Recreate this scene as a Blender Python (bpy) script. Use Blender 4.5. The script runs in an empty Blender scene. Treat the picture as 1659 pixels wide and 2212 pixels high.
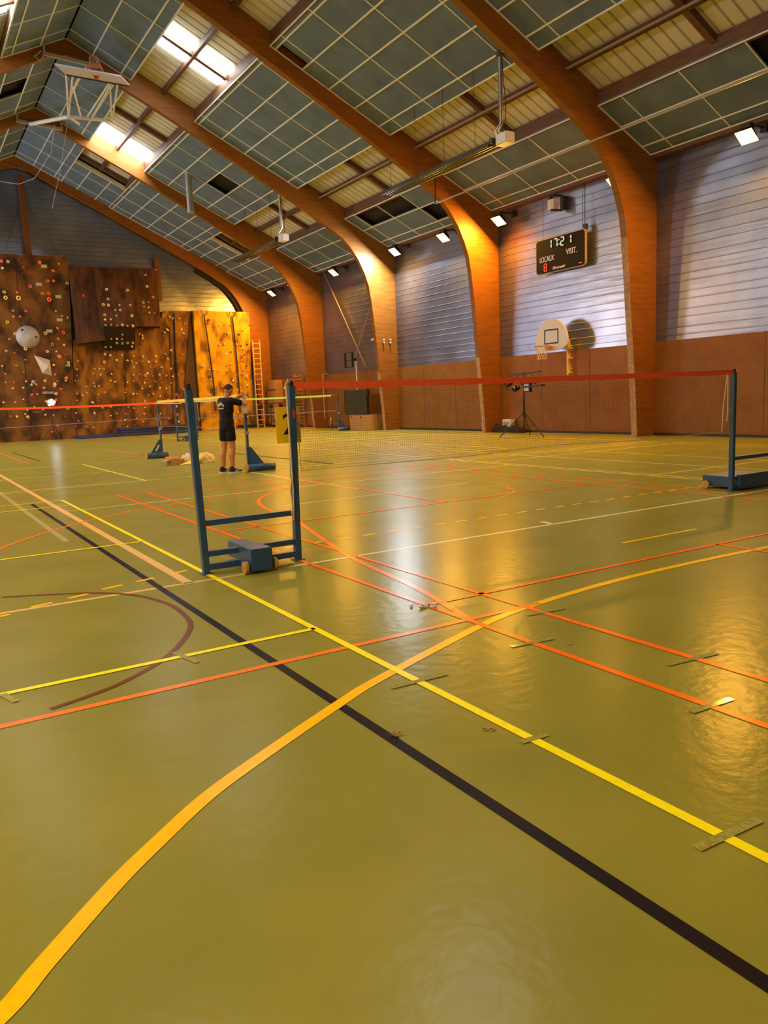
import bpy, bmesh, math, random
from mathutils import Vector, Matrix
from math import sin, cos, pi, radians
random.seed(7)
sc = bpy.context.scene
C = sc.collection

# ------------------------------------------------------------------ camera
CAM = Vector((-2.839, -6.147, 1.378)); YAW, PIT, ROL = .547, -.146, -.042; FPX = 1686.9
_f = Vector((sin(YAW)*cos(PIT), cos(YAW)*cos(PIT), sin(PIT)))
_r = Vector((cos(YAW), -sin(YAW), 0)); _u = _r.cross(_f)
RR = _r*cos(ROL)+_u*sin(ROL); UU = -_r*sin(ROL)+_u*cos(ROL); FF = _f
cd = bpy.data.cameras.new('camera'); cam = bpy.data.objects.new('camera', cd); C.objects.link(cam)
cam.matrix_world = Matrix(((RR.x, UU.x, -FF.x, CAM.x), (RR.y, UU.y, -FF.y, CAM.y), (RR.z, UU.z, -FF.z, CAM.z), (0, 0, 0, 1)))
cd.sensor_fit = 'HORIZONTAL'; cd.sensor_width = 36; cd.lens = FPX/1659*36; cd.clip_end = 200
sc.camera = cam

# ------------------------------------------------------------------ view, world
vs = sc.view_settings
vs.view_transform = 'Standard'; vs.look = 'None'; vs.gamma = 1; vs.use_curve_mapping = False
vs.exposure = -0.07
w = bpy.data.worlds.new('world'); sc.world = w; w.use_nodes = True
w.node_tree.nodes['Background'].inputs[0].default_value = (.75, .85, 1, 1)
w.node_tree.nodes['Background'].inputs[1].default_value = 1.0
AMBER = (1, .43, .045); WHITE = (.86, .94, 1); DAY = (.80, .87, 1)
P_AMBER = 430; P_WHITE = 480; P_LEFT = 520; P_SKY = 26; P_WIN = 650
def light(name, kind, loc, color, power, aim=None, size=.3, size_y=None, spread=180, rad=.1):
    l = bpy.data.lights.new(name, kind); l.color = color; l.energy = power
    o = bpy.data.objects.new(name, l); C.objects.link(o); o.location = loc
    if kind == 'AREA':
        l.size = size; l.spread = radians(spread)
        if size_y: l.shape = 'RECTANGLE'; l.size_y = size_y
        else: l.shape = 'DISK'
        o.rotation_euler = Vector(aim).to_track_quat('-Z', 'Y').to_euler()
    else: l.shadow_soft_size = rad
    return o
# daylight through the tall translucent window bay of the left wall
light('window_daylight', 'AREA', (-8.95, 31.8, 5.0), DAY, P_WIN, (1, -.15, 0), 5.2, 3.4)

# floodlights on the right wall: (x, y, z, kind)
def ray(px, py): return RR*((px-829.5)/FPX) + UU*(-(py-1106)/FPX) + FF
def at(px, py, ax, v):                       # point of the photo on the real plane axis = v
    d = ray(px, py); return CAM + d*((v-CAM[ax])/d[ax])
LAMPS = [at(*q, 0, 14.55) for q in [(587, 633), (632, 619), (721, 588), (853, 543), (958, 512), (1078, 476), (1331, 392), (1614, 293)]]
for i, P in enumerate(LAMPS):
    wht = i == 3
    light('floodlight_beam', 'AREA', P+Vector((-.05, 0, -.06)), WHITE if wht else AMBER, P_WHITE if wht else P_AMBER, (-.62, 0, -.79), .34)
# the matching row on the left wall, behind the camera's view
for y, c, p in ((31, AMBER, P_LEFT), (25, AMBER, P_LEFT), (17.5, WHITE, P_LEFT), (11, AMBER, P_LEFT), (4, AMBER, P_LEFT), (-3, WHITE, P_LEFT), (-8, AMBER, P_LEFT)):
    light('left_floodlight_beam', 'AREA', (-8.3, y, 6.9), c, p, (.5, 0, -1), .32)

# ------------------------------------------------------------------ helpers
def tag(o, label=None, cat=None, group=None, kind=None):
    if label: o['label'] = label
    if cat: o['category'] = cat
    if group: o['group'] = group
    if kind: o['kind'] = kind
    return o
def thing(name, label, cat, loc=(0, 0, 0), rz=0, group=None):
    o = bpy.data.objects.new(name, None); C.objects.link(o); o.location = loc; o.rotation_euler = (0, 0, rz)
    o.empty_display_size = .1
    return tag(o, label, cat, group)
def dup(root, loc=None, rz=None, label=None, group=None):
    r = root.copy(); C.objects.link(r)
    if loc is not None: r.location = loc
    if rz is not None: r.rotation_euler = (0, 0, rz)
    if label: r['label'] = label
    if group: r['group'] = group
    for ch in list(root.children):
        c = ch.copy(); C.objects.link(c); c.parent = r
        for g in list(ch.children):
            d = g.copy(); C.objects.link(d); d.parent = c
    return r
class MB:
    def __init__(s): s.v = []; s.f = []; s.m = []
    def add(s, vs_, fs, mi=0):
        n = len(s.v); s.v += [tuple(v) for v in vs_]; s.f += [tuple(i+n for i in f) for f in fs]; s.m += [mi]*len(fs); return s
    def box(s, a, b, mi=0):
        x0, y0, z0 = a; x1, y1, z1 = b
        return s.add([(x0, y0, z0), (x1, y0, z0), (x1, y1, z0), (x0, y1, z0), (x0, y0, z1), (x1, y0, z1), (x1, y1, z1), (x0, y1, z1)],
                     [(0, 3, 2, 1), (4, 5, 6, 7), (0, 1, 5, 4), (1, 2, 6, 5), (2, 3, 7, 6), (3, 0, 4, 7)], mi)
    def bar(s, p, q, w_=.05, h=None, up=(0, 0, 1), mi=0):
        p = Vector(p); q = Vector(q); d = (q-p).normalized(); up = Vector(up)
        if abs(d.dot(up)) > .98: up = Vector((0, 1, 0))
        a = d.cross(up).normalized(); b = a.cross(d); h = h or w_; a *= w_/2; b *= h/2
        return s.add([p-a-b, p+a-b, p+a+b, p-a+b, q-a-b, q+a-b, q+a+b, q-a+b],
                     [(0, 3, 2, 1), (4, 5, 6, 7), (0, 1, 5, 4), (1, 2, 6, 5), (2, 3, 7, 6), (3, 0, 4, 7)], mi)
    def tube(s, pts, r=.02, n=10, mi=0, caps=True):
        pts = [Vector(p) for p in pts]; rings = []; m = len(pts)
        rs = r if isinstance(r, (list, tuple)) else [r]*m
        t0 = (pts[1]-pts[0]).normalized(); up = Vector((0, 0, 1)) if abs(t0.z) < .9 else Vector((1, 0, 0)); a = t0.cross(up).normalized()
        vv = []
        for i, p in enumerate(pts):
            t = (pts[min(i+1, m-1)]-pts[max(i-1, 0)]).normalized()
            a = (a-t*a.dot(t)).normalized(); b = t.cross(a)
            vv += [p+a*rs[i]*cos(2*pi*k/n)+b*rs[i]*sin(2*pi*k/n) for k in range(n)]
        ff = [(i*n+k, i*n+(k+1) % n, (i+1)*n+(k+1) % n, (i+1)*n+k) for i in range(m-1) for k in range(n)]
        if caps: ff += [tuple(range(n))[::-1], tuple((m-1)*n+k for k in range(n))]
        return s.add(vv, ff, mi)
    def lathe(s, c, axis, prof, n=24, mi=0):           # prof: (distance along axis, radius)
        c = Vector(c); t = Vector(axis).normalized(); up = Vector((0, 0, 1)) if abs(t.z) < .9 else Vector((1, 0, 0))
        a = t.cross(up).normalized(); b = t.cross(a); vv = []
        for d, r in prof: vv += [c+t*d+a*r*cos(2*pi*k/n)+b*r*sin(2*pi*k/n) for k in range(n)]
        m = len(prof); ff = [(i*n+k, (i+1)*n+k, (i+1)*n+(k+1) % n, i*n+(k+1) % n) for i in range(m-1) for k in range(n)]
        ff += [tuple(range(n)), tuple((m-1)*n+k for k in range(n))[::-1]]
        return s.add(vv, ff, mi)
    def prism(s, poly, d, mi=0):                        # poly: list of 3D points, d: extrusion vector
        n = len(poly); d = Vector(d); A = [Vector(p) for p in poly]
        return s.add(A+[p+d for p in A], [tuple(range(n))[::-1], tuple(range(n, 2*n))]+[(k, (k+1) % n, (k+1) % n+n, k+n) for k in range(n)], mi)
    def quad(s, *p, mi=0): return s.add(p, [tuple(range(len(p)))], mi)
    def build(s, name, mats, parent=None, smooth=False, bevel=0, recalc=True):
        me = bpy.data.meshes.new(name); me.from_pydata(s.v, [], s.f)
        for m_ in (mats if isinstance(mats, (list, tuple)) else [mats]): me.materials.append(m_)
        me.polygons.foreach_set('material_index', s.m)
        bm = bmesh.new(); bm.from_mesh(me); 
        if recalc: bmesh.ops.recalc_face_normals(bm, faces=bm.faces)
        else:
            for f_ in bm.faces:
                f_.normal_update()
                if f_.normal.z < 0: f_.normal_flip()
        if bevel: bmesh.ops.bevel(bm, geom=list(bm.edges), offset=bevel, segments=2, affect='EDGES')
        bm.to_mesh(me); bm.free()
        if smooth:
            me.polygons.foreach_set('use_smooth', [True]*len(me.polygons)); me.set_sharp_from_angle(angle=radians(40))
        o = bpy.data.objects.new(name, me); C.objects.link(o)
        if parent is not None: o.parent = parent
        return o

# ------------------------------------------------------------------ materials
def mat(name, col, rough=.5, metal=0, spec=.5, noise=None, bump=None, emit=None, coords='Object', aniso=None):
    m = bpy.data.materials.new(name); m.use_nodes = True; nt = m.node_tree; N = nt.nodes; L = nt.links
    b = N['Principled BSDF']; b.inputs['Base Color'].default_value = (*col, 1); b.inputs['Roughness'].default_value = rough
    b.inputs['Metallic'].default_value = metal; b.inputs['Specular IOR Level'].default_value = spec
    tc = N.new('ShaderNodeTexCoord')
    def tex(scale, detail=4, stretch=(1, 1, 1)):
        mp = N.new('ShaderNodeMapping'); mp.inputs['Scale'].default_value = stretch; L.new(tc.outputs[coords], mp.inputs[0])
        t = N.new('ShaderNodeTexNoise'); t.inputs['Scale'].default_value = scale; t.inputs['Detail'].default_value = detail
        L.new(mp.outputs[0], t.inputs['Vector']); return t
    if noise:      # (scale, colour2, lo, hi, stretch)
        sc_, c2, lo, hi = noise[:4]; st = noise[4] if len(noise) > 4 else (1, 1, 1)
        t = tex(sc_, 5, st); r = N.new('ShaderNodeMapRange'); r.inputs[1].default_value = lo; r.inputs[2].default_value = hi
        L.new(t.outputs['Fac'], r.inputs[0]); mx = N.new('ShaderNodeMix'); mx.data_type = 'RGBA'
        mx.inputs[6].default_value = (*col, 1); mx.inputs[7].default_value = (*c2, 1)
        L.new(r.outputs[0], mx.inputs[0]); L.new(mx.outputs[2], b.inputs['Base Color'])
    if bump:       # (scale, strength, distance, stretch)
        t = tex(bump[0], 4, bump[3] if len(bump) > 3 else (1, 1, 1)); bp = N.new('ShaderNodeBump')
        bp.inputs['Strength'].default_value = bump[1]; bp.inputs['Distance'].default_value = bump[2]
        L.new(t.outputs['Fac'], bp.inputs['Height']); L.new(bp.outputs[0], b.inputs['Normal'])
    if emit: b.inputs['Emission Color'].default_value = (*emit[0], 1); b.inputs['Emission Strength'].default_value = emit[1]
    return m
def sealed(m, rough=.24, k=.30, ior=1.42):
    # matt coloured layer under a thin clear wear coat: diffuse + glossy weighted by a damped Fresnel
    nt = m.node_tree; N = nt.nodes; L = nt.links; b = N['Principled BSDF']; out = [n for n in N if n.type == 'OUTPUT_MATERIAL'][0]
    d = N.new('ShaderNodeBsdfDiffuse'); g = N.new('ShaderNodeBsdfGlossy'); g.inputs['Roughness'].default_value = rough; g.inputs['Color'].default_value = (1, 1, 1, 1)
    fr = N.new('ShaderNodeFresnel'); fr.inputs[0].default_value = ior; mu = N.new('ShaderNodeMath'); mu.operation = 'MULTIPLY'; mu.inputs[1].default_value = k
    ms = N.new('ShaderNodeMixShader'); L.new(fr.outputs[0], mu.inputs[0]); L.new(mu.outputs[0], ms.inputs[0]); L.new(d.outputs[0], ms.inputs[1]); L.new(g.outputs[0], ms.inputs[2]); L.new(ms.outputs[0], out.inputs[0])
    if b.inputs['Base Color'].links: L.new(b.inputs['Base Color'].links[0].from_socket, d.inputs[0])
    else: d.inputs[0].default_value = b.inputs['Base Color'].default_value
    if b.inputs['Normal'].links:
        s_ = b.inputs['Normal'].links[0].from_socket; L.new(s_, g.inputs['Normal']); L.new(s_, fr.inputs['Normal'])
    N.remove(b); return m
M = {}
M['floor'] = sealed(mat('green_sports_floor', (.270, .262, .034), .25, 0, .10, (1.3, (.225, .222, .027), .35, .7), (14, .35, .006)))
M['glulam'] = mat('laminated_timber', (.31, .118, .013), .45, 0, .3, (3, (.24, .085, .009), .35, .65, (.6, .6, 5)))
M['purlin'] = mat('purlin_timber', (.17, .088, .050), .6, 0, .3, (4, (.12, .06, .034), .35, .65, (4, .5, 4)))
M['panel'] = mat('ceiling_panel', (.165, .235, .29), .85, 0, .2, (1.6, (.125, .18, .225), .35, .7), (60, .3, .004))
M['tbar'] = mat('cream_ceiling_bar', (.82, .86, .78), .5, 0, .3)
M['sheet'] = mat('roof_sheet', (.74, .73, .58), .6, 0, .3, (1.2, (.66, .65, .5), .3, .7))
M['void'] = mat('void_and_gap_shade', (.015, .013, .011), .9)
M['siding'] = mat('metal_siding', (.33, .375, .48), .30, .88, .5, (.7, (.23, .265, .35), .35, .65), (1.6, .35, .03, (1, .35, 3)))
M['wains'] = mat('brown_wall_board', (.26, .105, .016), .5, 0, .25, (2.2, (.21, .08, .012), .35, .7))
M['worn'] = mat('worn_pale_edge', (.50, .31, .16), .6, 0, .3, (9, (.40, .21, .09), .42, .6))
M['blue'] = mat('blue_painted_steel', (.028, .085, .17), .4, 0, .5, (12, (.022, .065, .13), .4, .7))
M['black'] = mat('black_plastic', (.012, .012, .013), .45)
M['rubber'] = mat('tan_rubber', (.42, .27, .05), .6)
M['steel'] = mat('grey_steel', (.45, .45, .46), .35, .9)
M['whitem'] = mat('white_paint', (.72, .70, .64), .45)
M['cream'] = mat('cream_cord', (.70, .58, .34), .8)
M['wood'] = mat('pale_plywood', (.50, .27, .08), .55, 0, .4, (3, (.42, .21, .06), .35, .7, (1, 1, .2)))
M['rtape'] = mat('red_net_tape', (1.0, .15, .035), .6, 0, .3, (30, (1, .11, .025), .4, .7))
M['ytape'] = mat('yellow_net_tape', (.85, .72, .04), .6)
M['net'] = mat('dark_net_cord', (.055, .035, .02), .8)
M['bluecord'] = mat('violet_grey_cord', (.30, .26, .33), .8)
def em(name, c, s, base=(.8, .8, .8)): return mat(name, base, .3, 0, .3, emit=(c, s))
M['sky'] = em('skylight_glow', (.93, .96, 1), P_SKY)
M['winglow'] = em('window_glow', DAY, 6)
M['lampA'] = em('amber_lamp_glass', (1, .60, .09), 14)
M['lampW'] = em('white_lamp_glass', (.85, .95, 1), 10)

# ------------------------------------------------------------------ hall shell
XR, XL, RX = 15.3, -9.2, 3.05; YB, YG = -11.2, 35.42
FR = [-11.2, -4.56, 2.06, 8.68, 15.30, 21.90, 28.50, 35.10]
def zc(x, off=0): return 7.3+.48*(XR-(x if x >= RX else 2*RX-x))+off
def struct(o, label=None): return tag(o, label, None, None, 'structure')
floor = struct(MB().box((XL-.2, YB-.2, -.2), (XR+.2, YG+.3, 0)).build('floor', M['floor']), 'olive green gym floor')
def siding_profile(z0, z1):
    pts = []; z = z0; k = 0
    while z < z1:
        for dz, o in ((0, 0), (.125, 0), (.135, .013), (.150, .013), (.160, 0)):
            if z+dz < z1: pts.append((z+dz, o))
        z += .26 if k % 2 else .20; k += 1
    pts.append((z1, 0)); return pts
def long_wall(x, sgn, name, holes=()):
    b = MB()
    b.box((x, YB, 0), (x+sgn*.25, YG+.3, 7.9), 2)
    b.box((x-sgn*.10, YB, .0), (x, YG, 2.57), 1)
    for a, c in [(YB, holes[0]), (holes[1], YG)] if holes else [(YB, YG)]:
        pr_ = siding_profile(2.57, 7.55); n = len(pr_)
        v = [(x-sgn*(.06+o), y, z) for y in (a, c) for z, o in pr_]
        b.add(v, [(i, i+1, n+i+1, n+i) for i in range(n-1)], 0)
    return b
wr = struct(long_wall(XR, 1, 'wall_right').build('wall_right', [M['siding'], M['wains'], M['void']]), 'right wall of ribbed metal siding above brown boards')
wl = struct(long_wall(XL, -1, 'wall_left', (28.9, 34.9)).build('wall_left', [M['siding'], M['wains'], M['void']]))
struct(MB().box((XL+.05, 28.9, 3.0), (XL+.07, 34.9, 6.9)).build('window_2', M['winglow'], None), 'tall translucent window bay')
# panel joints of the board wainscot
b = MB()
for y in (3.2, 5.4, 11.1, 13.2, 17.9, 20.0, 24.4, 26.4, 31, 33.2): b.box((XR-.104, y-.004, 0), (XR-.10, y+.004, 2.57))
b.build('board_joint', M['void'], wr)
def gable(y, name, s):
    b = MB(); b.prism([(XL, y, 0), (XR, y, 0), (XR, y, zc(XR, .5)), (RX, y, zc(RX, .5)), (XL, y, zc(XR, .5))], (0, s*.2, 0), 1)
    pr_ = siding_profile(0, 13.5)
    for i in range(len(pr_)-1):
        (z0, o0), (z1, o1) = pr_[i], pr_[i+1]
        def hw(z): return XR-.02 if z < 7.4 else max(.01, (zc(RX, .3)-z)/.48)+RX if zc(RX, .3)-z > 0 else RX
        if z1 > zc(RX, .2): break
        a0, a1 = min(hw(z0), XR-.02), min(hw(z1), XR-.02)
        b.quad((2*RX-a0, y-s*(.03+o0), z0), (a0, y-s*(.03+o0), z0), (a1, y-s*(.03+o1), z1), (2*RX-a1, y-s*(.03+o1), z1))
    return b.build(name, [M['siding'], M['void']])
struct(gable(YG, 'wall_gable', 1), 'far gable wall of ribbed metal siding')
struct(gable(YB-.05, 'wall_back', -1))
b = MB()
b.box((XR-.34, YB, zc(14.95)-.12), (XR-.06, YG, zc(14.95)+.02))
struct(b.build('trim_1', M['purlin']), 'timber trim along the right eave')
struct(MB().box((XR-.12, YB, 0), (XR-.10, YG, .07)).build('baseboard_right', M['black']))

# roof sheets (ribs run down the slope), one per slope
def roof(side, name):
    b = MB(); y = YB; pr_ = []
    while y < YG:
        for dy, o in ((0, 0), (.265, 0), (.27, .07), (.32, .07), (.33, 0)): pr_.append((min(y+dy, YG), o))
        y += .33
    n = len(pr_); xs = [RX, 15.6]
    X = lambda x: x if side > 0 else 2*RX-x
    v = [(X(x), y, zc(x, .42+o)) for x in xs for y, o in pr_]
    b.add(v, [(i, i+1, n+i+1, n+i) for i in range(n-1)])
    v = [(X(x), y, zc(x, .52)) for x in xs for y in (YB, YG+.3)]
    b.add(v, [(0, 1, 3, 2)])
    return struct(b.build(name, M['sheet']), 'corrugated roof sheet')
roof(1, 'ceiling'); roof(-1, 'ceiling')

# suspended ceiling bands
BARX = [(3.05, 5.02, [3.84, 4.71]), (7.14, 11.0, [7.28, 8.10, 8.93, 9.77, 10.60]), (13.0, 14.95, [13.82, 14.62])]
def ybars(yn): c = yn+.2+3.21; return [c-2.47, c-.82, c+.82, c+2.47]
HOLES = {(1, 4, 2, 0, 1), (1, 4, 2, 0, 2), (1, 4, 2, 0, 3), (1, 4, 2, 1, 1), (1, 5, 1, 3, 2), (1, 2, 2, 0, 1), (-1, 5, 0, 1, 2), (1, 5, 1, 2, 2)}
HOLES.discard((1, 4, 2, 0, 1)); HOLES.discard((1, 5, 1, 2, 2))
ub = MB(); pan = MB(); bars = MB(); fas = MB()
for side in (1, -1):
    X = lambda x: x if side > 0 else 2*RX-x
    def cell(x0, x1, y0, y1):
        z0, z1 = zc(x0), zc(x1); v = [(X(x0), y0, z0), (X(x1), y0, z1), (X(x1), y1, z1), (X(x0), y1, z0)]
        pan.add(v+[(a, b_, c_+.05) for a, b_, c_ in v], [(0, 1, 2, 3), (4, 7, 6, 5), (0, 4, 5, 1), (1, 5, 6, 2), (2, 6, 7, 3), (3, 7, 4, 0)])
    def tb_y(x, y0, y1, w_=.040): bars.bar((X(x), y0, zc(x)-.012), (X(x), y1, zc(x)-.012), w_, .03)
    def tb_x(y, x0, x1, w_=.026): bars.bar((X(x0), y, zc(x0)-.010), (X(x1), y, zc(x1)-.010), w_, .03)
    for fi, yn in enumerate(FR[:-1]):
        y0, y1 = yn+.2, FR[fi+1]
        yb = ybars(yn); ys = [y0]+yb+[y1]
        for bi, (xa, xb, xs) in enumerate(BARX):
            xx = [xa]+xs+[xb]
            for i in range(len(xx)-1):
                for j in range(len(ys)-1):
                    if (side, fi, bi, i, j) in HOLES: continue
                    if side > 0 and fi == 3 and bi == 1 and i == 1 and j == 4:
                        cell(xx[i], xx[i+1], ys[j], ys[j]+.33); continue
                    cell(xx[i], xx[i+1], ys[j], ys[j+1])
            ub.add([(X(xa+.02), y0, zc(xa, .22)), (X(xb-.02), y0, zc(xb, .22)), (X(xb-.02), y1, zc(xb, .22)), (X(xa+.02), y1, zc(xa, .22))], [(0, 1, 2, 3)])
            for x in xx: tb_y(x, y0, y1)
            for y in yb: tb_x(y, xa, xb)
            tb_x(y0+.015, xa, xb, .03); tb_x(y1-.015, xa, xb, .03)
        if fi == 6:                                          # last bay: the open strips stop half way
            ym = 31.78
            for xa, xb in ((5.02, 7.14), (11.0, 13.0)):
                xx = [xa, (xa+xb)/2-.4, (xa+xb)/2+.42, xb]; yy = [ym]+[y for y in yb if y > ym+.3]+[y1]
                for i in range(3):
                    for j in range(len(yy)-1): cell(xx[i], xx[i+1], yy[j], yy[j+1])
                for x in xx[1:3]: tb_y(x, ym, y1)
                for y in yy[1:-1]: tb_x(y, xa, xb)
                fas.prism([(X(xa), ym-.06, zc(xa)-.02), (X(xb), ym-.06, zc(xb)-.02), (X(xb), ym-.06, zc(xb)+.16), (X(xa), ym-.06, zc(xa)+.16)], (0, .06, 0))
ceil_ = struct(pan.build('ceiling', M['panel']), 'blue grey ceiling panels in a cream grid')
ub.build('roof_void_shade', M['void'], ceil_); bars.build('ceiling_bar', M['tbar'], ceil_); fas.build('ceiling_fascia', M['tbar'], ceil_)  # ub: black sheet standing in for the shade above missing panels

# glued timber portal frames
PROF = [(14.52, 0), (14.45, 1.1), (14.35, 2.2), (14.25, 3.3), (14.15, 4.5), (14.06, 5.3), (13.96, 5.9), (13.80, 6.35), (13.55, 6.85), (13.22, 7.3), (12.9, 7.62),
        (12.3, zc(12.3)-.74), (11.5, zc(11.5)-.66), (10.5, zc(10.5)-.60), (9, zc(9)-.52), (7, zc(7)-.45), (3.6, zc(3.6)-.40), (RX, zc(3.6)-.26)]
def frame(y, name='timber_portal_frame', label='', drop=1.0):
    out = [(XR, 0), (XR, zc(XR, .02)), (14.9, zc(14.9, .38)), (RX, zc(RX, .40))]
    b = MB(); n = len(PROF); vi = []
    # quads between inner and outer for a clean triangulation: inner points projected to outer line
    inn = PROF; o2 = []
    for x, z in inn:
        if z < 6.2: o2.append((XR, z))
        elif z < 7.0 and x > 13.4: o2.append((XR, min(z+.5, 7.3)))
        elif x > 12.85: o2.append((x+1.2 if x+1.2 < 14.9 else 14.9, zc(min(x+1.2, 14.9), .36)))
        else: o2.append((x+.35*max(0, (x-3.6)/9), zc(x+.35*max(0, (x-3.6)/9), .38)))
    o2[-1] = (RX, zc(RX, .38))
    for s in (1, -1):
        X = lambda x: x if s > 0 else 2*RX-x
        v = []
        for (xi, zi), (xo, zo) in zip(inn, o2):
            v += [(X(xi), y, zi), (X(xo), y, zo), (X(xi), y+.2, zi), (X(xo), y+.2, zo)]
        f = []
        for i in range(n-1):
            a = 4*i; c = a+4
            f += [(a, a+1, c+1, c), (a+2, c+2, c+3, a+3), (a, c, c+2, a+2), (a+1, a+3, c+3, c+1)]
        f += [(0, 2, 3, 1)]
        b.add(v, f)
    o = b.build(name, M['glulam'])
    zt = {8.68: 5.3, 15.30: 2.6, 21.90: 2.4, 28.50: 1.6}.get(y)
    if zt:
        b = MB(); pp = [p for p in PROF if p[1] <= zt]+[(14.10, zt)] if zt > 5 else [(14.52, 0), (14.45, 1.1), (14.45-.1*(zt-1.1)/1.1, zt)]
        for (xa, za), (xb, zb) in zip(pp[:-1], pp[1:]): b.bar((xa-.008, y+.1, za+.004), (xb-.008, y+.1, zb+.004), .196, .012, (1, 0, 0))
        e = b.build('worn_edge_strip', M['worn'], o)
    return tag(o, label, 'timber frame', 'laminated timber portal frames')
frame(2.06, label='laminated timber portal frame nearest the viewer, mostly beyond the right edge')
frame(8.68, label='large laminated timber portal frame standing right of the scoreboard')
frame(15.30, label='laminated timber portal frame between the scoreboard bay and the white floodlight, amber lit')
FRAMES = {}; FRAMES[21.9] = frame(21.90, label='laminated timber portal frame whose knee is lit white by the white floodlight')
frame(28.50, label='laminated timber portal frame between the wall bars and the chalk board')
fg = frame(35.10, label='laminated timber portal frame against the far gable wall beside the climbing wall')
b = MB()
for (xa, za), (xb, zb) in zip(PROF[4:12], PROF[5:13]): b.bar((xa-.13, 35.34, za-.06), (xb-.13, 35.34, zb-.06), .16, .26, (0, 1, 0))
b.build('gap_shade_strip', M['void'], fg)  # black strip painted in for the shade in the gap behind the frame
# purlins and roof cross members
def purlin(p, q, w_, h): return struct(MB().bar(p, q, w_, h).build('trim_2', M['purlin']), 'roof timber')
for s in (1, -1):
    X = lambda x: x if s > 0 else 2*RX-x
    for fi, yn in enumerate(FR[:-1]):
        y0, y1 = yn+.2, FR[fi+1]; ye = y1 if fi < 6 else 31.78
        for x in (7.20, 13.06): b_ = purlin((X(x), y0, zc(x, .20)), (X(x), y1, zc(x, .20)), .10, .40)
        for x in (4.97, 10.95): purlin((X(x), y0, zc(x, .21)), (X(x), y1, zc(x, .21)), .08, .36)
        for x in (6.10, 12.05): purlin((X(x), y0, zc(x, .30)), (X(x), ye, zc(x, .30)), .12, .16)
        ym = yn+3.35
        for xa, xb in ((5.02, 7.14), (11.0, 13.0)):
            if fi == 6: ym = 31.5
            purlin((X(xa), ym, zc(xa, .31)), (X(xb), ym, zc(xb, .31)), .16, .15)
# skylights: translucent strips in the upper open strip
k = 3
for s in (1, -1):
    X = lambda x: x if s > 0 else 2*RX-x
    for ya, yb_ in ((5.0, 6.9), (18.12, 18.60), (18.72, 19.42), (27.35, 28.46)):
        for xa, xb in ((5.1, 6.03), (6.17, 7.1)):
            b = MB(); v = [(X(xa), ya, zc(xa, .34)), (X(xb), ya, zc(xb, .34)), (X(xb), yb_, zc(xb, .34)), (X(xa), yb_, zc(xa, .34))]
            b.add(v+[(a, b_, c_+.03) for a, b_, c_ in v], [(0, 1, 2, 3), (4, 7, 6, 5), (0, 4, 5, 1), (1, 5, 6, 2), (2, 6, 7, 3), (3, 7, 4, 0)])
            struct(b.build('window_%d' % k, M['sky']), 'bright skylight strip'); k += 1

# ------------------------------------------------------------------ floor markings (thin paint and tape on the floor)
def strip(b, pts, w_, z):
    P = [Vector((p[0], p[1], 0)) for p in pts]; n = len(P); v = []
    for i, p in enumerate(P):
        t = (P[min(i+1, n-1)]-P[max(i-1, 0)]).normalized(); a = Vector((-t.y, t.x, 0))*w_/2
        v += [(p.x-a.x, p.y-a.y, z), (p.x+a.x, p.y+a.y, z)]
    b.add(v, [(2*i, 2*i+1, 2*i+3, 2*i+2) for i in range(n-1)])
def smooth_pts(pts, n=6):
    out = []; P = [Vector((a, b_, 0)) for a, b_ in pts]
    for i in range(len(P)-1):
        p0 = P[max(i-1, 0)]; p1 = P[i]; p2 = P[i+1]; p3 = P[min(i+2, len(P)-1)]
        for k_ in range(n):
            t = k_/n; q = .5*((2*p1)+(p2-p0)*t+(2*p0-5*p1+4*p2-p3)*t*t+(3*p1-p0-3*p2+p3)*t**3); out.append((q.x, q.y))
    out.append((P[-1].x, P[-1].y)); return out
def lines(name, m, z, L, label):
    b = MB()
    for w_, *pts in L: strip(b, pts, w_, z)
    o = b.build(name, m, floor, recalc=False); o['label'] = label; return o
fm = lambda n, c, r=.5: sealed(mat(n, c, .30, 0, .12, (25, tuple(x*.9 for x in c), .45, .75)))
W = .045
lines('court_line', fm('cream_paint', (.78, .70, .34), .45), .0012, [
    (.05, (-.3, -.23), (15.1, -.23)), (.04, (-1.03, 5.27), (6.95, 5.27)), (.04, (7.12, -.23), (7.12, 14.81)),
    (.04, (8.62, 1.0), (8.62, 14.6)), (.04, (6.95, 7.2), (13.17, 7.2)), (.03, (1.25, 3.38), (3.3, 3.4), (4.6, 3.5)), (.04, (13.17, -6), (13.17, 31)),
    (.05, (3.03, 8.73), (3.03, 4.2)), (.06, (2.82, -.23), (2.84, -.02)), (.03, (-4, 8.95), (1.2, 8.95))], 'pale cream painted court lines')
lines('court_line', fm('tan_paint', (.78, .52, .17), .45), .0013, [(.075, (-1.05, -.23), (-1.05, 17.5)), (.05, (-9, -.23), (-.3, -.23))], 'tan painted lines')
lines('court_line', fm('faded_white_paint', (.40, .40, .16), .45), .0011, [(.06, (-1.49, 10), (-1.47, 2.6))], 'faded whitish painted line')
lines('court_line', fm('black_paint', (.018, .012, .012), .4), .0016, [
    (.052, (-1.28, 6.6), (-1.28, -10)), (.05, (.39, 17.6), (.39, 24))], 'black painted court line')
arc = [(-3.0, -4.42), (-2.79, -4.27), (-2.68, -4.15), (-2.45, -3.91), (-2.27, -3.75), (-2.05, -3.57), (-1.76, -3.39), (-1.27, -3.11), (-.93, -2.94), (.04, -2.55), (.57, -2.42), (1.27, -2.33), (2.01, -2.30), (3.15, -2.33), (5, -2.5), (7.5, -3.2)]
d_ = [(-2.46, -2.30), (-2.19, -2.04), (-1.92, -1.77), (-1.65, -1.49), (-1.37, -1.21), (-1.03, -.92)]
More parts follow.
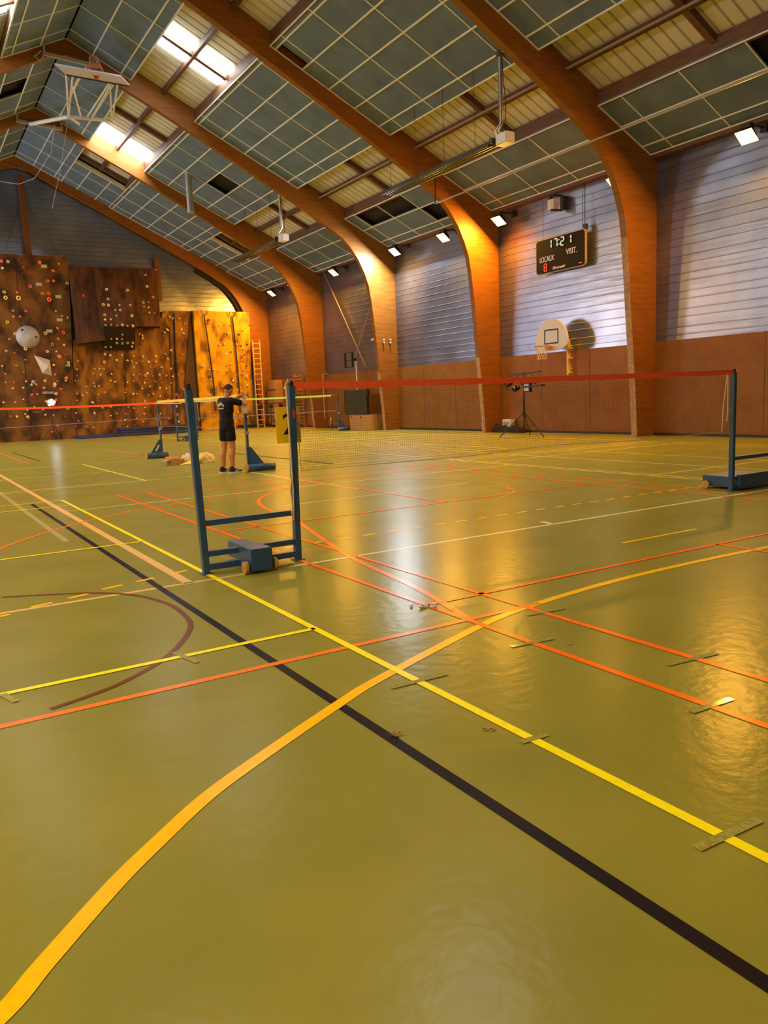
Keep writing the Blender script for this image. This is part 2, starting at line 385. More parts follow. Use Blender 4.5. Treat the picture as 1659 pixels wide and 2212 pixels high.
dash = [((-2.52, -.36), (-2.34, -.30)), ((-2.19, -.19), (-2.04, -.15)), ((-1.92, -.10), (-1.77, -.05)), ((-1.65, .03), (-1.49, .07)), ((-1.37, .11), (-1.22, .15)), ((-1.05, .20), (-.92, .25)), ((-.74, .31), (-.60, .36)), ((-.44, .41), (-.3, .44)), ((-.1, .5), (.05, .53)), ((.14, .56), (.30, .59))]
x = .44
while x < 6.4:
    dash.append(((x, .62), (x+.15, .625))); x += .292
lines('court_line', fm('amber_paint', (1.0, .58, .0), .42), .0020,
      [(.062, *smooth_pts(arc)), (.04, (2.53, -1.40), (3.55, -1.40))]+[(.045, a, b_) for a, b_ in dash], 'amber yellow painted arc and dashes')
circ = [(2.5, 5.30), (2.07, 5.07), (1.53, 4.45), (1.30, 4.0), (1.14, 3.45), (1.05, 2.86), (1.0, 2.2), (.87, 1.7), (.66, .88), (.39, -.27), (.24, -1.38), (.13, -1.94), (.02, -2.39)]
lines('court_line', fm('worn_orange_paint', (.85, .23, .02), .45), .0024, [
    (.05, (-9, -2.42), (.60, -2.42)), (.055, *smooth_pts(circ)),
    (.045, *smooth_pts([(-2.6, 1.6), (-2.11, 2.66), (-1.54, 3.46), (-.86, 4.15), (-.06, 4.64), (1.02, 5.0), (2.5, 5.30), (3.0, 5.33)]))], 'worn orange painted arc lines')
lines('court_line', fm('faint_orange_paint', (.52, .30, .06), .45), .0023, [
    (.035, *smooth_pts([(3.0, 5.33), (3.5, 5.2), (4.0, 5.0), (4.6, 4.27), (4.8, 3.39), (4.62, 2.64), (4.3, 2.1), (3.6, 1.65)]))], 'faint orange painted arc')
lines('court_line', fm('dark_red_paint', (.17, .055, .014), .45), .0022, [
    (.035, *smooth_pts([(-2.33, .3), (-2.0, .12), (-1.71, -.07), (-1.48, -.38), (-1.37, -.81), (-1.38, -1.22), (-1.43, -1.44), (-1.55, -1.68), (-1.7, -1.9), (-1.83, -2.04), (-2.04, -2.2), (-2.21, -2.28), (-2.39, -2.34)]))], 'thin dark red painted arc')
def court(x0, x1, y0, y1, net, flip=False, singles=True):
    L = []
    if not flip:
        xm = (x0+x1)/2; xs = [x0, x1]+([x0+.46, x1-.46] if singles else [])
        for x in xs: L.append((W, (x, y0), (x, y1)))
        for y in (y0, y1, y0+.78, y1-.78, net-1.98, net+1.98): L.append((W, (x0, y), (x1, y)))
        L += [(W, (xm, y0), (xm, net-1.98)), (W, (xm, net+1.98), (xm, y1))]
    else:
        ym = (y0+y1)/2
        for y in (y0, y1): L.append((W, (x0, y), (x1, y)))
        for x in (x0, x1, net-2.0, net+2.0): L.append((W, (x, y0), (x, y1)))
        L += [(W, (x0, ym), (net-2, ym)), (W, (net+2, ym), (x1, ym))]
    return L
ot = fm('orange_court_tape', (1.0, .17, .004), .45)
lines('court_tape', ot, .0032, court(0, 6.1, -6.7, 6.72, 0), 'bright orange tape of the near badminton court')
lines('court_tape', fm('far_orange_tape', (.95, .20, .02), .45), .0032, court(0, 6.1, 16.6, 30.9, 23.85, singles=False)+[(W, (3.04, 16.6), (3.04, 17.5))], 'orange tape of the far badminton court')
yt = fm('yellow_court_tape', (1.0, .88, .006), .42)
lines('court_tape', yt, .0036, court(-6.93, -.83, -6.7, 6.73, 0, singles=False), 'yellow tape of the left badminton court')
lines('court_tape', fm('lime_court_tape', (.90, .84, .05), .45), .0034, court(6.95, 13.15, -6.7, 6.85, 0, singles=False)+[(W, (12.6, -6), (12.6, 6.9))]+court(-3.7, 9.84, 8.73, 14.81, 3.0, flip=True)
      + [(W, (5.0, 8.7), (5.0, 14.8)), (W, (9.05, 8.73), (9.05, 14.81))]+court(7.02, 13.15, 16.7, 31.1, 23.9), 'lime yellow tape of the right and rear badminton courts')
# clear tape scraps on the floor
sm = sealed(mat('clear_floor_tape', (.36, .34, .08), .22, 0, .6, (60, (.27, .262, .04), .42, .6)), .1, .6)
b = MB()
for (x0, y0), (x1, y1) in [((845, 1487), (965, 1457)), ((1105, 1398), (1195, 1380)), ((1440, 1438), (1548, 1412)), ((1493, 1540), (1580, 1510)), ((1505, 1835), (1640, 1772)), ((375, 1410), (428, 1432)), ((1140, 1330), (1218, 1315)), ((1125, 1605), (1180, 1588)), ((5, 1500), (35, 1517)), ((1225, 1392), (1232, 1391))]:
    A = at(x0, y0, 2, 0); B_ = at(x1, y1, 2, 0); strip(b, [(A.x, A.y), (B_.x, B_.y)], .035, .0042)
o = b.build('floor_tape_scrap', sm, floor, recalc=False); o['label'] = 'clear tape scraps stuck across the lines'
b = MB()
A = at(1098, 1057, 2, 0); strip(b, [(A.x-.05, A.y), (A.x+.09, A.y)], .16, .0042)
b.build('floor_tape_scrap', ot, floor, recalc=False)
# dead leaf and hair ties lying on the floor
lf = MB(); A = at(856, 1590, 2, 0)
for k in range(5):
    a = k*1.3; lf.prism([A+Vector((0, 0, .002)), A+Vector((.018*cos(a), .018*sin(a), .004)), A+Vector((.03*cos(a+.3), .03*sin(a+.3), .012)), A+Vector((.012*cos(a+.8), .012*sin(a+.8), .006))], (0, 0, .001))
tag(lf.build('dry_leaf', mat('dry_leaf', (.25, .12, .03), .7)), 'small curled dry leaf lying on the black floor line', 'leaf')
for q, nm in (((1048, 1577), 'left'), ((1063, 1577), 'right')):
    A = at(*q, 2, 0); b = MB(); b.tube([A+Vector((.012*cos(t*pi/8), .012*sin(t*pi/8), .003)) for t in range(17)], .002, 6)
    tag(b.build('hair_tie', mat('brown_elastic', (.3, .2, .06), .7), smooth=True), '%s of the two tiny brown rings lying on the open green floor' % nm, 'hair tie', 'hair ties on the floor')

# ------------------------------------------------------------------ floodlights
def floodlight(P, white, label):
    t = thing('floodlight', label, 'floodlight', (P.x, P.y, P.z), 0, 'floodlights along the right wall')
    R_ = Matrix.Rotation(radians(38), 3, 'Y')
    def r3(b): b.v = [tuple(R_ @ Vector(v)) for v in b.v]; return b
    b = MB(); a, h = .19, .16
    v = [(-a, -a*1.1, -.03), (a, -a*1.1, -.03), (a, a*1.1, -.03), (-a, a*1.1, -.03), (-.09, -.10, h), (.09, -.10, h), (.09, .10, h), (-.09, .10, h)]
    b.add(v, [(4, 5, 6, 7), (0, 1, 5, 4), (1, 2, 6, 5), (2, 3, 7, 6), (3, 0, 4, 7)])
    r3(b).build('lamp_housing', M['black'], t)
    b = MB(); b.box((-.18, -.21, -.042), (.18, .21, -.03)); r3(b).build('lamp_glass', M['lampW' if white else 'lampA'], t)
    b = MB(); b.box((-.07, -.12, .16), (.07, .12, .26)); b.tube([(0, 0, .2), (.12, 0, .26), (.62, 0, .26)], .022, 8); b.box((.60, -.08, .16), (.64, .08, .36))
    b.build('wall_arm', M['black'], t); return t
LL = ['amber floodlight nearest the climbing wall, far end of the right wall', 'second amber floodlight from the climbing wall, just left of a timber column', 'amber floodlight in the bay with the portable goal post and chalk board',
      'the one white floodlight, between two timber columns', 'amber floodlight in the silver bay right of the white floodlight', 'amber floodlight beside the bright amber column left of the scoreboard', 'amber floodlight between scoreboard and the large right column',
      'large glowing amber floodlight at the right edge of the photo']
for P, l, i in zip(LAMPS, LL, range(8)): floodlight(P, i == 3, l)

# ------------------------------------------------------------------ scoreboard
def text(s, size, name, m, parent, loc, mw, ext=.004, shear=0, align='CENTER'):
    cu = bpy.data.curves.new(name, 'FONT'); cu.body = s; cu.size = size; cu.extrude = ext; cu.align_x = align; cu.shear = shear
    ob = bpy.data.objects.new(name, cu); C.objects.link(ob); bpy.context.view_layer.update()
    me = bpy.data.meshes.new_from_object(ob.evaluated_get(bpy.context.evaluated_depsgraph_get())); bpy.data.objects.remove(ob)
    me.name = name; me.materials.clear(); me.materials.append(m)
    me.transform(Matrix.Translation(loc) @ mw.to_4x4())
    o = bpy.data.objects.new(name, me); C.objects.link(o); o.parent = parent; return o
# faces -X: text x axis -> -Y (left to right as seen from the hall), text y axis -> Z
FX = Matrix(((0, 0, -1), (-1, 0, 0), (0, 1, 0)))
SB = (14.98, 12.1, 5.53)
sbt = thing('scoreboard', 'black electronic scoreboard showing 17:21, hung on the metal wall', 'scoreboard', SB)
b = MB(); hw, hh, rr = 1.06, .53, .10; poly = []
for cx, cz, a0 in ((hw-rr, hh-rr, 0), (-hw+rr, hh-rr, 90), (-hw+rr, -hh+rr, 180), (hw-rr, -hh+rr, 270)):
    for k in range(6): a = radians(a0+k*18); poly.append((0, cx+rr*cos(a), cz+rr*sin(a)))
bb = MB(); bb.prism([(0, y, z) for _, y, z in poly], (.07, 0, 0)); bb.build('housing', mat('scoreboard_rim', (.30, .24, .16), .4, .5), sbt)
bb = MB(); bb.prism([(-.006, y*.975, z*.955) for _, y, z in poly], (.01, 0, 0)); bb.build('face_plate', mat('scoreboard_face', (.008, .007, .007), .7, 0, .15), sbt)
SEG = {'1': 'bc', '7': 'abc', '2': 'abged', '8': 'abcdefg'}
def seg7(ch, cy, cz, h, wd, t, mname, m):
    b = MB(); q = {'a': ((-wd/2, h/2), (wd/2, h/2)), 'd': ((-wd/2, -h/2), (wd/2, -h/2)), 'g': ((-wd/2, 0), (wd/2, 0)), 'b': ((wd/2, 0), (wd/2, h/2)), 'c': ((wd/2, -h/2), (wd/2, 0)), 'f': ((-wd/2, 0), (-wd/2, h/2)), 'e': ((-wd/2, -h/2), (-wd/2, 0))}
    for s in SEG[ch]:
        (u0, v0), (u1, v1) = q[s]; s_ = .12
        p = Vector((-.012, cy-(u0+(u1-u0)*s_), cz+v0+(v1-v0)*s_)); p2 = Vector((-.012, cy-(u1-(u1-u0)*s_), cz+v1-(v1-v0)*s_)); b.bar(p, p2, t, t, (1, 0, 0))
    b.build(mname, m, sbt)
gd = em('pale_green_digits', (.72, .85, .50), .75, (.2, .2, .2)); rd = em('red_digits', (1, .10, .04), 1.0, (.2, .02, .02))
for ch, cy in (('1', .42), ('7', .16), ('2', -.12), ('1', -.42)): seg7(ch, cy, .33, .24, .13, .03, 'time_digit', gd)
for z in (.38, .25): b = MB(); b.box((-.015, .005, z), (-.006, .035, z+.03)); b.build('colon_dot', gd, sbt)
seg7('8', .62, -.34, .22, .11, .025, 'score_digit', rd)
bb = MB(); bb.box((-.015, -.92, -.44), (-.006, -.80, -.415)); bb.build('score_dash', rd, sbt)
gl = em('grey_lettering', (.5, .47, .42), .35, (.5, .48, .44))
text('LOCAUX', .30, 'home_lettering', gl, sbt, (-.012, .56, -.17), FX @ Matrix.Diagonal((.52, .8, 1)))
text('VISIT.', .30, 'visitor_lettering', gl, sbt, (-.012, -.50, -.10), FX @ Matrix.Diagonal((.62, .8, 1)))
text('/Stramatel', .13, 'maker_lettering', gl, sbt, (-.012, .05, -.45), FX, shear=.3)
bb = MB(); bb.tube([(.07, -.98, .5), (.07, -.98, 1.85)], .012, 6); bb.tube([(.07, .80, .53), (.07, .80, 1.85)], .006, 6); bb.bar((.07, -1.0, 1.84), (.07, .82, 1.84), .02); bb.box((.02, -1.05, .5), (.12, -.93, .66)); bb.tube([(.07, -.88, .6), (.07, -.88, 1.85)], .008, 6)
bb.build('hanging_rod', M['black'], sbt)
# spotlight / speaker on bracket above the scoreboard
t = thing('wall_speaker', 'small white boxed speaker on black bracket above the scoreboard', 'speaker', (14.86, 12.15, 6.98))
b = MB(); b.box((-.10, -.02, -.16), (.12, .24, .14)); b.build('speaker_box', M['whitem'], t, bevel=.015)
b = MB(); b.box((.12, -.20, -.2), (.32, -.08, .2)); b.tube([(.0, .1, .14), (0, .1, .26), (.30, .0, .26)], .03, 8); b.box((-.05, .14, .14), (.05, .24, .24)); b.bar((-.1, .1, -.18), (.2, -.1, -.2), .10, .05); b.build('bracket', M['black'], t)
b = MB(); b.lathe((-.115, .11, 0), (1, 0, 0), [(0, .05), (.02, .06)], 16); b.build('speaker_cone', M['steel'], t, True)

# ------------------------------------------------------------------ fan-shaped backboard on the right wall
t = thing('basketball_goal', 'white fan shaped basketball backboard on a yellow wall post', 'basketball goal', (14.62, 12.13, 2.62))
def fan(y): return y
pts = []
for k in range(25):
    a = pi*k/24; pts.append((0, .70*cos(a), .22+.72*sin(a)))
for k in range(1, 12):
    a = pi+pi*k/12; pts.append((0, .70*cos(a), .16+.20*sin(a)))
b = MB(); b.prism(pts, (.05, 0, 0)); b.build('backboard', M['whitem'], t)
b = MB()
for p, q in (((.29, .60), (-.29, .60)), ((.29, .19), (-.29, .19)), ((.29, .60), (.29, .19)), ((-.29, .60), (-.29, .19))): b.bar((-.003, p[0], p[1]), (-.003, q[0], q[1]), .045, .006, (1, 0, 0))
b.build('target_square', M['black'], t)
b = MB(); b.tube([(-.38+.225*cos(2*pi*k/24), .02+.225*sin(2*pi*k/24), .11) for k in range(25)], .013, 8); b.build('rim', mat('faded_orange_rim', (.62, .27, .07), .5), t, True)
b = MB(); b.box((-.17, -.05, .0), (0, .08, .11)); b.build('rim_bracket', mat('orange_bracket', (.5, .16, .05), .5), t)
b = MB()
for k in range(12):
    for s in (1, -1):
        p = []
        for j in range(6):
            a = 2*pi*k/12+s*j*.26; r = (.215, .18, .155, .14, .135, .13)[j]; p.append((-.38+r*cos(a), .02+r*sin(a), .10-j*.08))
        b.tube(p, .005, 5)
b.build('goal_net', mat('yellowed_net', (.72, .60, .30), .8), t)
b = MB(); b.bar((.42, -.26-.05, -.80), (.42, -.26-.05, .28), .08, .09, (1, 0, 0)); b.bar((.05, -.26-.05, .20), (.42, -.26-.05, .20), .06); b.bar((.40, -.31, .15), (.40, .3, .15), .05)
for z in (-.74, -.3, .0): b.box((.36, -.43, z), (.5, -.3, z+.04))
b.bar((.05, .3, .15), (.575, .3, .15), .05)
for z in (-.6, .1): b.bar((.42, -.31, z), (.575, -.31, z), .04)
b.build('wall_post', mat('yellow_painted_steel', (.72, .48, .05), .45), t)

# ------------------------------------------------------------------ net stands
Bk = MB
def double_stand(x0, x1, y, name, label, box_front=-.3, box_back=.45, lean=0.0, wy=None, bx=(-.10, .085, -.02, .14), cf=.46):
    t = thing(name, label, 'net post', (x0, y, 0)); w_ = x1-x0; R = .026
    for s, xx, nm in ((0, 0, 'upright'), (1, w_, 'upright')):
        b = MB(); ln = lean if s == 0 else lean*-.8; b.bar((xx, 0, .0), (xx+ln, 0, 1.50), .052, .055, (0, 1, 0)); b.box((xx-.045, -.05, 0), (xx+.045, .05, .008)); b.build(nm, M['blue'], t)
        b = MB(); b.tube([(xx+ln, 0, 1.50), (xx+ln, 0, 1.545)], .022, 10); b.build('post_cap', M['black'], t)
    for z, h in ((.42, .045), (.165, .045), (.055, .05)):
        b = MB(); b.bar((.025, 0, z), (w_-.025, 0, z), .05, h); b.build('cross_bar', M['blue'], t)
    b = MB(); cx = w_*cf; fb = box_front
    b.box((cx+bx[0], fb, .02), (cx+bx[1], 0, .205)); b.box((cx+bx[2], 0, .03), (cx+bx[3], box_back, .17)); b.build('weight_box', M['blue'], t, bevel=.006)
    for sx in (bx[0]-.035, bx[1]+.04):
        for yy in (fb+.05 if wy is None else wy,):
            b = MB(); b.lathe((cx+sx-.016, yy, .055), (1, 0, 0), [(0, .035), (.002, .052), (.028, .052), (.030, .035)], 20); wob = b.build('wheel', M['rubber'], t, True)
            b = MB(); b.lathe((cx+sx-.02, yy, .055), (1, 0, 0), [(0, .012), (.04, .012)], 10); b.build('axle', M['steel'], wob)
    return t
s1 = double_stand(-.83, 0, 0, 'net_post_stand', 'blue steel double net post stand with wheeled weight box, nearest the viewer', lean=-.035)
s2 = double_stand(6.12, 6.98, 0, 'net_post_stand', 'blue steel double net post stand cut by the right edge of the photo', -.06, .50, wy=.42, bx=(-.33, .44, -.33, .44), cf=.5)
s3 = double_stand(6.28, 7.08, 24, 'net_post_stand', 'blue double net post stand far back in front of the crash mats', -.1, .3, bx=(-.1, .35, -.1, .35), cf=.5)
# felt pen blotch / pink chalk mark on the near stand
b = MB(); b.lathe((.86, -.0285, 1.22), (0, 1, 0), [(0, .012), (.002, .014)], 14)
b.v = [(x, y, 1.27+(z-1.22)*3.2) for x, y, z in b.v]; b.build('pink_sticker', mat('pink_mark', (.65, .02, .22), .5), s1)
b = MB(); b.tube([(.80, -.03, .72), (.78, -.035, .62), (.792, -.03, .50), (.785, -.035, .42), (.80, -.03, .36), (.81, -.03, .62), (.80, -.03, 1.50)], .007, 6); b.build('tie_cord', M['cream'], s1, True)
def badnet(name, label, cat, p, q, tape_m, z0=.78, z1=1.525, tape=.06, sagx=.02, cell=.022, cord=.0013, parent_mesh=True, drop=None):
    p = Vector(p); q = Vector(q); d = q-p; L_ = d.length; d = d/L_; t = thing(name, label, cat, p)
    n = 24; top = lambda u: z1-4*sagx*u*(1-u)
    b = MB(); nrm = Vector((d.y, -d.x, 0))*.004
    for k in range(n):
        u0, u1 = k/n, (k+1)/n; a = d*L_*u0; c = d*L_*u1
        wob = .004*sin(k*1.7)
        for sg in (1, -1): b.quad(a+nrm*sg+Vector((0, 0, top(u0))), c+nrm*sg+Vector((0, 0, top(u1))), c+nrm*sg*1.4+Vector((0, 0, top(u1)-tape+wob)), a+nrm*sg*1.4+Vector((0, 0, top(u0)-tape+wob)))
    b.quad(nrm+Vector((0, 0, z1)), nrm+Vector((0, 0, z1-tape)), -nrm+Vector((0, 0, z1-tape)), -nrm+Vector((0, 0, z1)))
    for k in range(n):
        u0, u1 = k/n, (k+1)/n; b.quad(d*L_*u0+nrm+Vector((0, 0, top(u0))), d*L_*u1+nrm+Vector((0, 0, top(u1))), d*L_*u1-nrm+Vector((0, 0, top(u1))), d*L_*u0-nrm+Vector((0, 0, top(u0))))
    b.build('top_tape', tape_m, t)
    b = MB(); c2 = cord/2
    nc = int(L_/cell)
    for k in range(nc+1):
        u = k/nc; a = d*L_*u; b.quad(a-d*c2+Vector((0, 0, z0)), a+d*c2+Vector((0, 0, z0)), a+d*c2+Vector((0, 0, top(u)-tape)), a-d*c2+Vector((0, 0, top(u)-tape)))
    nr = int((z1-tape-z0)/cell)
    for j in range(nr):
        fr = j/nr
        for k in range(n):
            u0, u1 = k/n, (k+1)/n; za = z0+(top(u0)-tape-z0)*fr; zb = z0+(top(u1)-tape-z0)*fr
            b.quad(d*L_*u0+Vector((0, 0, za-c2)), d*L_*u1+Vector((0, 0, zb-c2)), d*L_*u1+Vector((0, 0, zb+c2)), d*L_*u0+Vector((0, 0, za+c2)))
    o = b.build('net_mesh', M['net'], t)
    return t, d, L_
t, d, L_ = badnet('badminton_net', 'badminton net with red orange top tape across the near orange court', 'badminton net', (.03, -.01, 0), (6.09, -.01, 0), M['rtape'], z0=.775, z1=1.535, sagx=.012)
b = MB(); b.tube([(0, 0, 1.53), (.035, 0, 1.1), (.05, 0, .78), (1.8, 0, .765), (3.0, 0, .80), (4.5, 0, .76), (5.75, 0, .77), (5.86, 0, .74)], .004, 6); b.tube([(5.86, 0, .78), (5.88, 0, 1.1), (5.95, 0, 1.5)], .006, 6); b.tube([(5.96, 0, 1.46), (5.97, 0, 1.0), (5.95, 0, .9)], .006, 6)
b.tube([(.0, 0, 1.5), (-.03, 0, 1.56), (-.07, 0, 1.48)], .006, 6)
b.build('net_cord', M['cream'], t, True)
# number plates on the near stand
t = thing('number_plate', 'yellow court number plate marked 2 hanging behind the near blue post', 'number plate', (0, .06, 1.02))
b = MB(); b.box((-.105, 0, 0), (.02, .006, .31)); b.build('front_plate', mat('yellow_plastic', (.98, .64, .005), .4), t, bevel=.002)
b = MB(); b.box((.03, .04, -.005), (.145, .046, .31)); b.build('rear_plate', mat('dull_yellow_plastic', (.85, .48, .02), .45), t, bevel=.002)
FY = Matrix(((1, 0, 0), (0, 0, -1), (0, 1, 0)))
text('2', .255, 'number', mat('black_ink', (.012, .01, .01), .5), t, (.015, -.001, .075), FY, .0015)
b = MB(); b.tube([(.02, .02, .30), (.035, .02, .42), (.03, .02, .47)], .003, 5); b.tube([(.06, .04, .30), (.055, .03, .42), (.04, .02, .49)], .003, 5); b.build('cord', M['cream'], t)
b = MB(); b.box((.04, .02, .42), (.062, .035, .475)); b.build('cord_tag', M['whitem'], t)
t = thing('number_plate', 'orange plate hanging from the post stand at the right edge of the photo', 'number plate', (6.80, -.08, 1.13))
b = MB(); b.box((0, 0, 0), (.20, .006, .26)); b.build('plate', mat('orange_plastic', (.85, .22, .01), .45), t)
b = MB(); b.tube([(.1, 0, .26), (.14, .02, .36), (.18, .02, .40)], .004, 5); b.build('cord', M['cream'], t, True); b = MB(); b.tube([(.02, 0, -.42), (0, 0, -.50), (-.02, 0, -.62), (-.01, 0, -.72)], .009, 6); b.build('rope_end', M['cream'], t, True)

def roller_post(loc, label, side, rz=0):
    t = thing('net_post', label, 'net post', loc, rz)
    b = MB(); b.bar((0, 0, .02), (0, 0, 1.52), .05, .045, (0, 1, 0)); b.build('upright', M['blue'], t)
    b = MB(); b.tube([(0, 0, 1.52), (0, 0, 1.56)], .02, 10); b.build('post_cap', M['black'], t)
    x0, x1 = (-.42, .12) if side < 0 else (-.06, .50)
    b = MB(); b.lathe((x0, -.08*1, .085), (1, 0, 0), [(0, .07), (.01, .078), (x1-x0-.01, .078), (x1-x0, .07)], 24); r = b.build('roller_weight', M['blue'], t, True)
    for xx in (x0-.03, x1): 
        b = MB(); b.lathe((xx, -.08, .085), (1, 0, 0), [(0, .05), (.005, .082), (.025, .082), (.03, .05)], 24); b.build('end_wheel', M['rubber'], t, True)
    b = MB(); s = side
    b.prism([(s*.02, -.03, .50), (s*.06, -.03, .50), (s*.33, -.06, .13), (s*.02, -.06, .13)], (0, .03, 0)); b.build('gusset', M['blue'], t)
    b = MB(); b.box((-.03, -.04, .75), (.035, .04, .82)); b.tube([(-.03, 0, 1.2), (-.05, 0, .95), (-.02, -.03, .78), (-.03, -.03, .55), (0, -.03, .5)], .006, 6); b.build('cleat_cord', M['bluecord'], t, True)
    return t
pA = roller_post((3.10, 15.0, 0), 'blue net post on a roller weight, white sticker on its gusset', -1)
b = MB(); b.prism([(-.10, -.064, .36), (-.06, -.064, .37), (-.15, -.064, .20), (-.20, -.064, .20)], (0, .003, 0)); b.build('sticker', M['whitem'], pA)
pC = roller_post((3.04, 8.66, 0), 'blue net post on a roller weight that the person in black works on', 1)
b = MB(); b.box((-.06, -.04, 1.17), (.03, -.03, 1.33)); b.build('paper_tag', M['whitem'], pC)
pD = roller_post((13.42, 24, 0), 'blue net post by the far right wall, left of the chalk board', 1)

# yellow net being fitted, seen edge-on towards post A
t = thing('badminton_net', 'yellow taped badminton net held up between the roller posts by the person', 'badminton net', (3.08, 15.0, 0))
P0 = Vector((.0, 0, 1.535)); 
path = [P0, Vector((-.01, -2.2, 1.535)), Vector((-.02, -4.4, 1.545)), Vector((-.04, -6.15, 1.56))]
b = MB()
for i in range(3): b.bar(path[i]-Vector((0, 0, .03)), path[i+1]-Vector((0, 0, .03)), .012, .06)
b.build('top_tape', M['ytape'], t)
b = MB()
for i in range(3): b.bar(path[i]-Vector((.05, 0, .075)), path[i+1]-Vector((.03, 0, .10)), .012, .025)
b.tube([(0, .02, 1.5), (.02, -.03, 1.1), (.04, -.05, .85), (.06, -.1, .80)], .006, 6); b.tube([(0, -3.3, 1.45), (.02, -3.3, 1.0)], .006, 6); b.build('folded_edge', M['cream'], t)
b = MB(); c2 = .0008
for k in range(280):
    y = -k*.022; b.quad((0, y-c2, 1.05), (0, y+c2, 1.05), (0, y+c2, 1.48), (0, y-c2, 1.48))
for k in range(20): b.quad((0, 0, 1.05+k*.022), (0, -6.1, 1.05+k*.022), (0, -6.1, 1.0516+k*.022), (0, 0, 1.0516+k*.022))
b.build('net_mesh', M['net'], t)
b = MB(); b.tube([(.0, 0, .86), (0, -6.2, .86)], .006, 6); b.build('bottom_cord', M['bluecord'], t)
t, d, L_ = badnet('badminton_net', 'far red taped badminton net left, in front of the climbing wall', 'badminton net', (.05, 24, 0), (6.22, 24, 0), M['rtape'], z0=.86, z1=1.56, sagx=.03, cell=.05, cord=.003, tape=.075)
b = MB(); b.tube([(0, 0, .86), (3, 0, .90), (6.1, 0, .95)], .012, 6); b.build('bottom_cord', M['bluecord'], t)
t, d, L_ = badnet('badminton_net', 'far lime taped badminton net behind the person, reaching the far right wall', 'badminton net', (7.1, 24, 0), (13.1, 24, 0), mat('lime_tape', (.55, .68, .10), .6), z0=.85, z1=1.57, sagx=.015, cell=.05, cord=.003, tape=.075)
b = MB(); b.tube([(0, 0, .86), (3, 0, .86), (6.2, 0, .88)], .012, 6); b.tube([(6.0, 0, 1.55), (6.3, 0, 1.56)], .01, 6); b.build('bottom_cord', M['bluecord'], t)

# ------------------------------------------------------------------ climbing wall
ply = mat('climbing_plywood', (.20, .088, .014), .6, 0, .25, (1.3, (.040, .017, .006), .40, .62, (1, 1, .8)), (30, .2, .004))
plyd = mat('old_climbing_plywood', (.12, .050, .018), .6, 0, .25, (1.4, (.045, .018, .008), .40, .62, (1.6, 1, .6)), (30, .2, .004))
plyy = mat('yellow_climbing_plywood', (.62, .33, .006), .55, 0, .3, (1.6, (.15, .07, .008), .45, .64, (1.2, 1, .7)), (30, .2, .004))
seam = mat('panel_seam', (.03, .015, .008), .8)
HC = {n: mat('hold_'+n, c, .55) for n, c in dict(cream=(.85, .70, .42), tan=(.66, .42, .20), orange=(1, .2, .02), red=(.9, .07, .03), pink=(.9, .18, .18), green=(.2, .65, .15), yellow=(.85, .7, .15), grey=(.6, .58, .55), brown=(.16, .08, .04)).items()}
def hold_mesh(kind, m):
    bm = bmesh.new(); rnd = random.Random(kind)
    if kind == 0:       # ring
        n, k_ = 14, 8
        vs_ = [[bm.verts.new(((.060+.030*cos(2*pi*j/k_))*cos(2*pi*i/n), -.03+.030*sin(2*pi*j/k_), (.060+.030*cos(2*pi*j/k_))*sin(2*pi*i/n)*.9)) for j in range(k_)] for i in range(n)]
        for i in range(n):
            for j in range(k_): bm.faces.new((vs_[i][j], vs_[(i+1) % n][j], vs_[(i+1) % n][(j+1) % k_], vs_[i][(j+1) % k_]))
    else:
        bmesh.ops.create_icosphere(bm, subdivisions=2, radius=.085)
        sx, sy, sz = {1: (1, .8, .75), 2: (1.35, .7, .55), 3: (.7, .9, .7), 4: (.8, .6, 1.3)}[kind]
        for v in bm.verts:
            n_ = 1+.18*sin(v.co.x*40+kind)+.15*cos(v.co.z*35+kind*2)
            v.co = Vector((v.co.x*sx*n_, min(v.co.y*sy, .0) if v.co.y > 0 else v.co.y*sy*n_-.0, v.co.z*sz*n_))
            if kind == 2: v.co.z += .25*v.co.x*v.co.x/.085
            if kind in (1, 4) and v.co.y < -.04 and v.co.z > 0: v.co.y += .03
    me = bpy.data.meshes.new('hold'); bm.to_mesh(me); bm.free(); me.materials.append(m)
    me.polygons.foreach_set('use_smooth', [True]*len(me.polygons)); return me
HM = {(k_, n): hold_mesh(k_, HC[n]) for k_ in range(5) for n in HC}
rnd = random.Random(11)
def add_hold(parent, x, y, z, col=None, kind=None, s=1.0):
    kind = rnd.choice([0, 1, 1, 2, 3, 3]) if kind is None else kind
    col = col or rnd.choice(['cream', 'cream', 'cream', 'tan', 'tan', 'pink', 'yellow', 'grey', 'brown', 'tan'])
    o = bpy.data.objects.new('climbing_hold', HM[(kind, col)]); C.objects.link(o); o.parent = parent
    o.location = Vector((x, y, z)); o.rotation_euler = (0, rnd.uniform(0, 6.28), 0); o.scale = (s*1.12,)*3
    return o
YC = 34.72
def slab(b, pts, th=.12, mi=0): b.prism([Vector(p) for p in pts], (0, th, 0), mi)
t = thing('climbing_tower', 'tallest plywood climbing tower at left with a grey sphere and a pale pyramid on it', 'climbing wall', (0, 0, 0))
b = MB(); slab(b, [(-3.4, YC-.1, 0), (4.45, YC-.1, 0), (4.9, YC-.1, 8.64), (-3.4, YC-.1, 8.60)], .7); b.build('plywood_face', ply, t)
b = MB()
for x0, x1 in ((.9, 1.25), (2.45, 2.55)): b.bar((x0, YC-.105, .0), (x1, YC-.105, 8.6), .03, .012, (0, 1, 0))
b.build('panel_seam', seam, t)
AT = lambda q, y=YC-.12: at(q[0], q[1], 1, y)
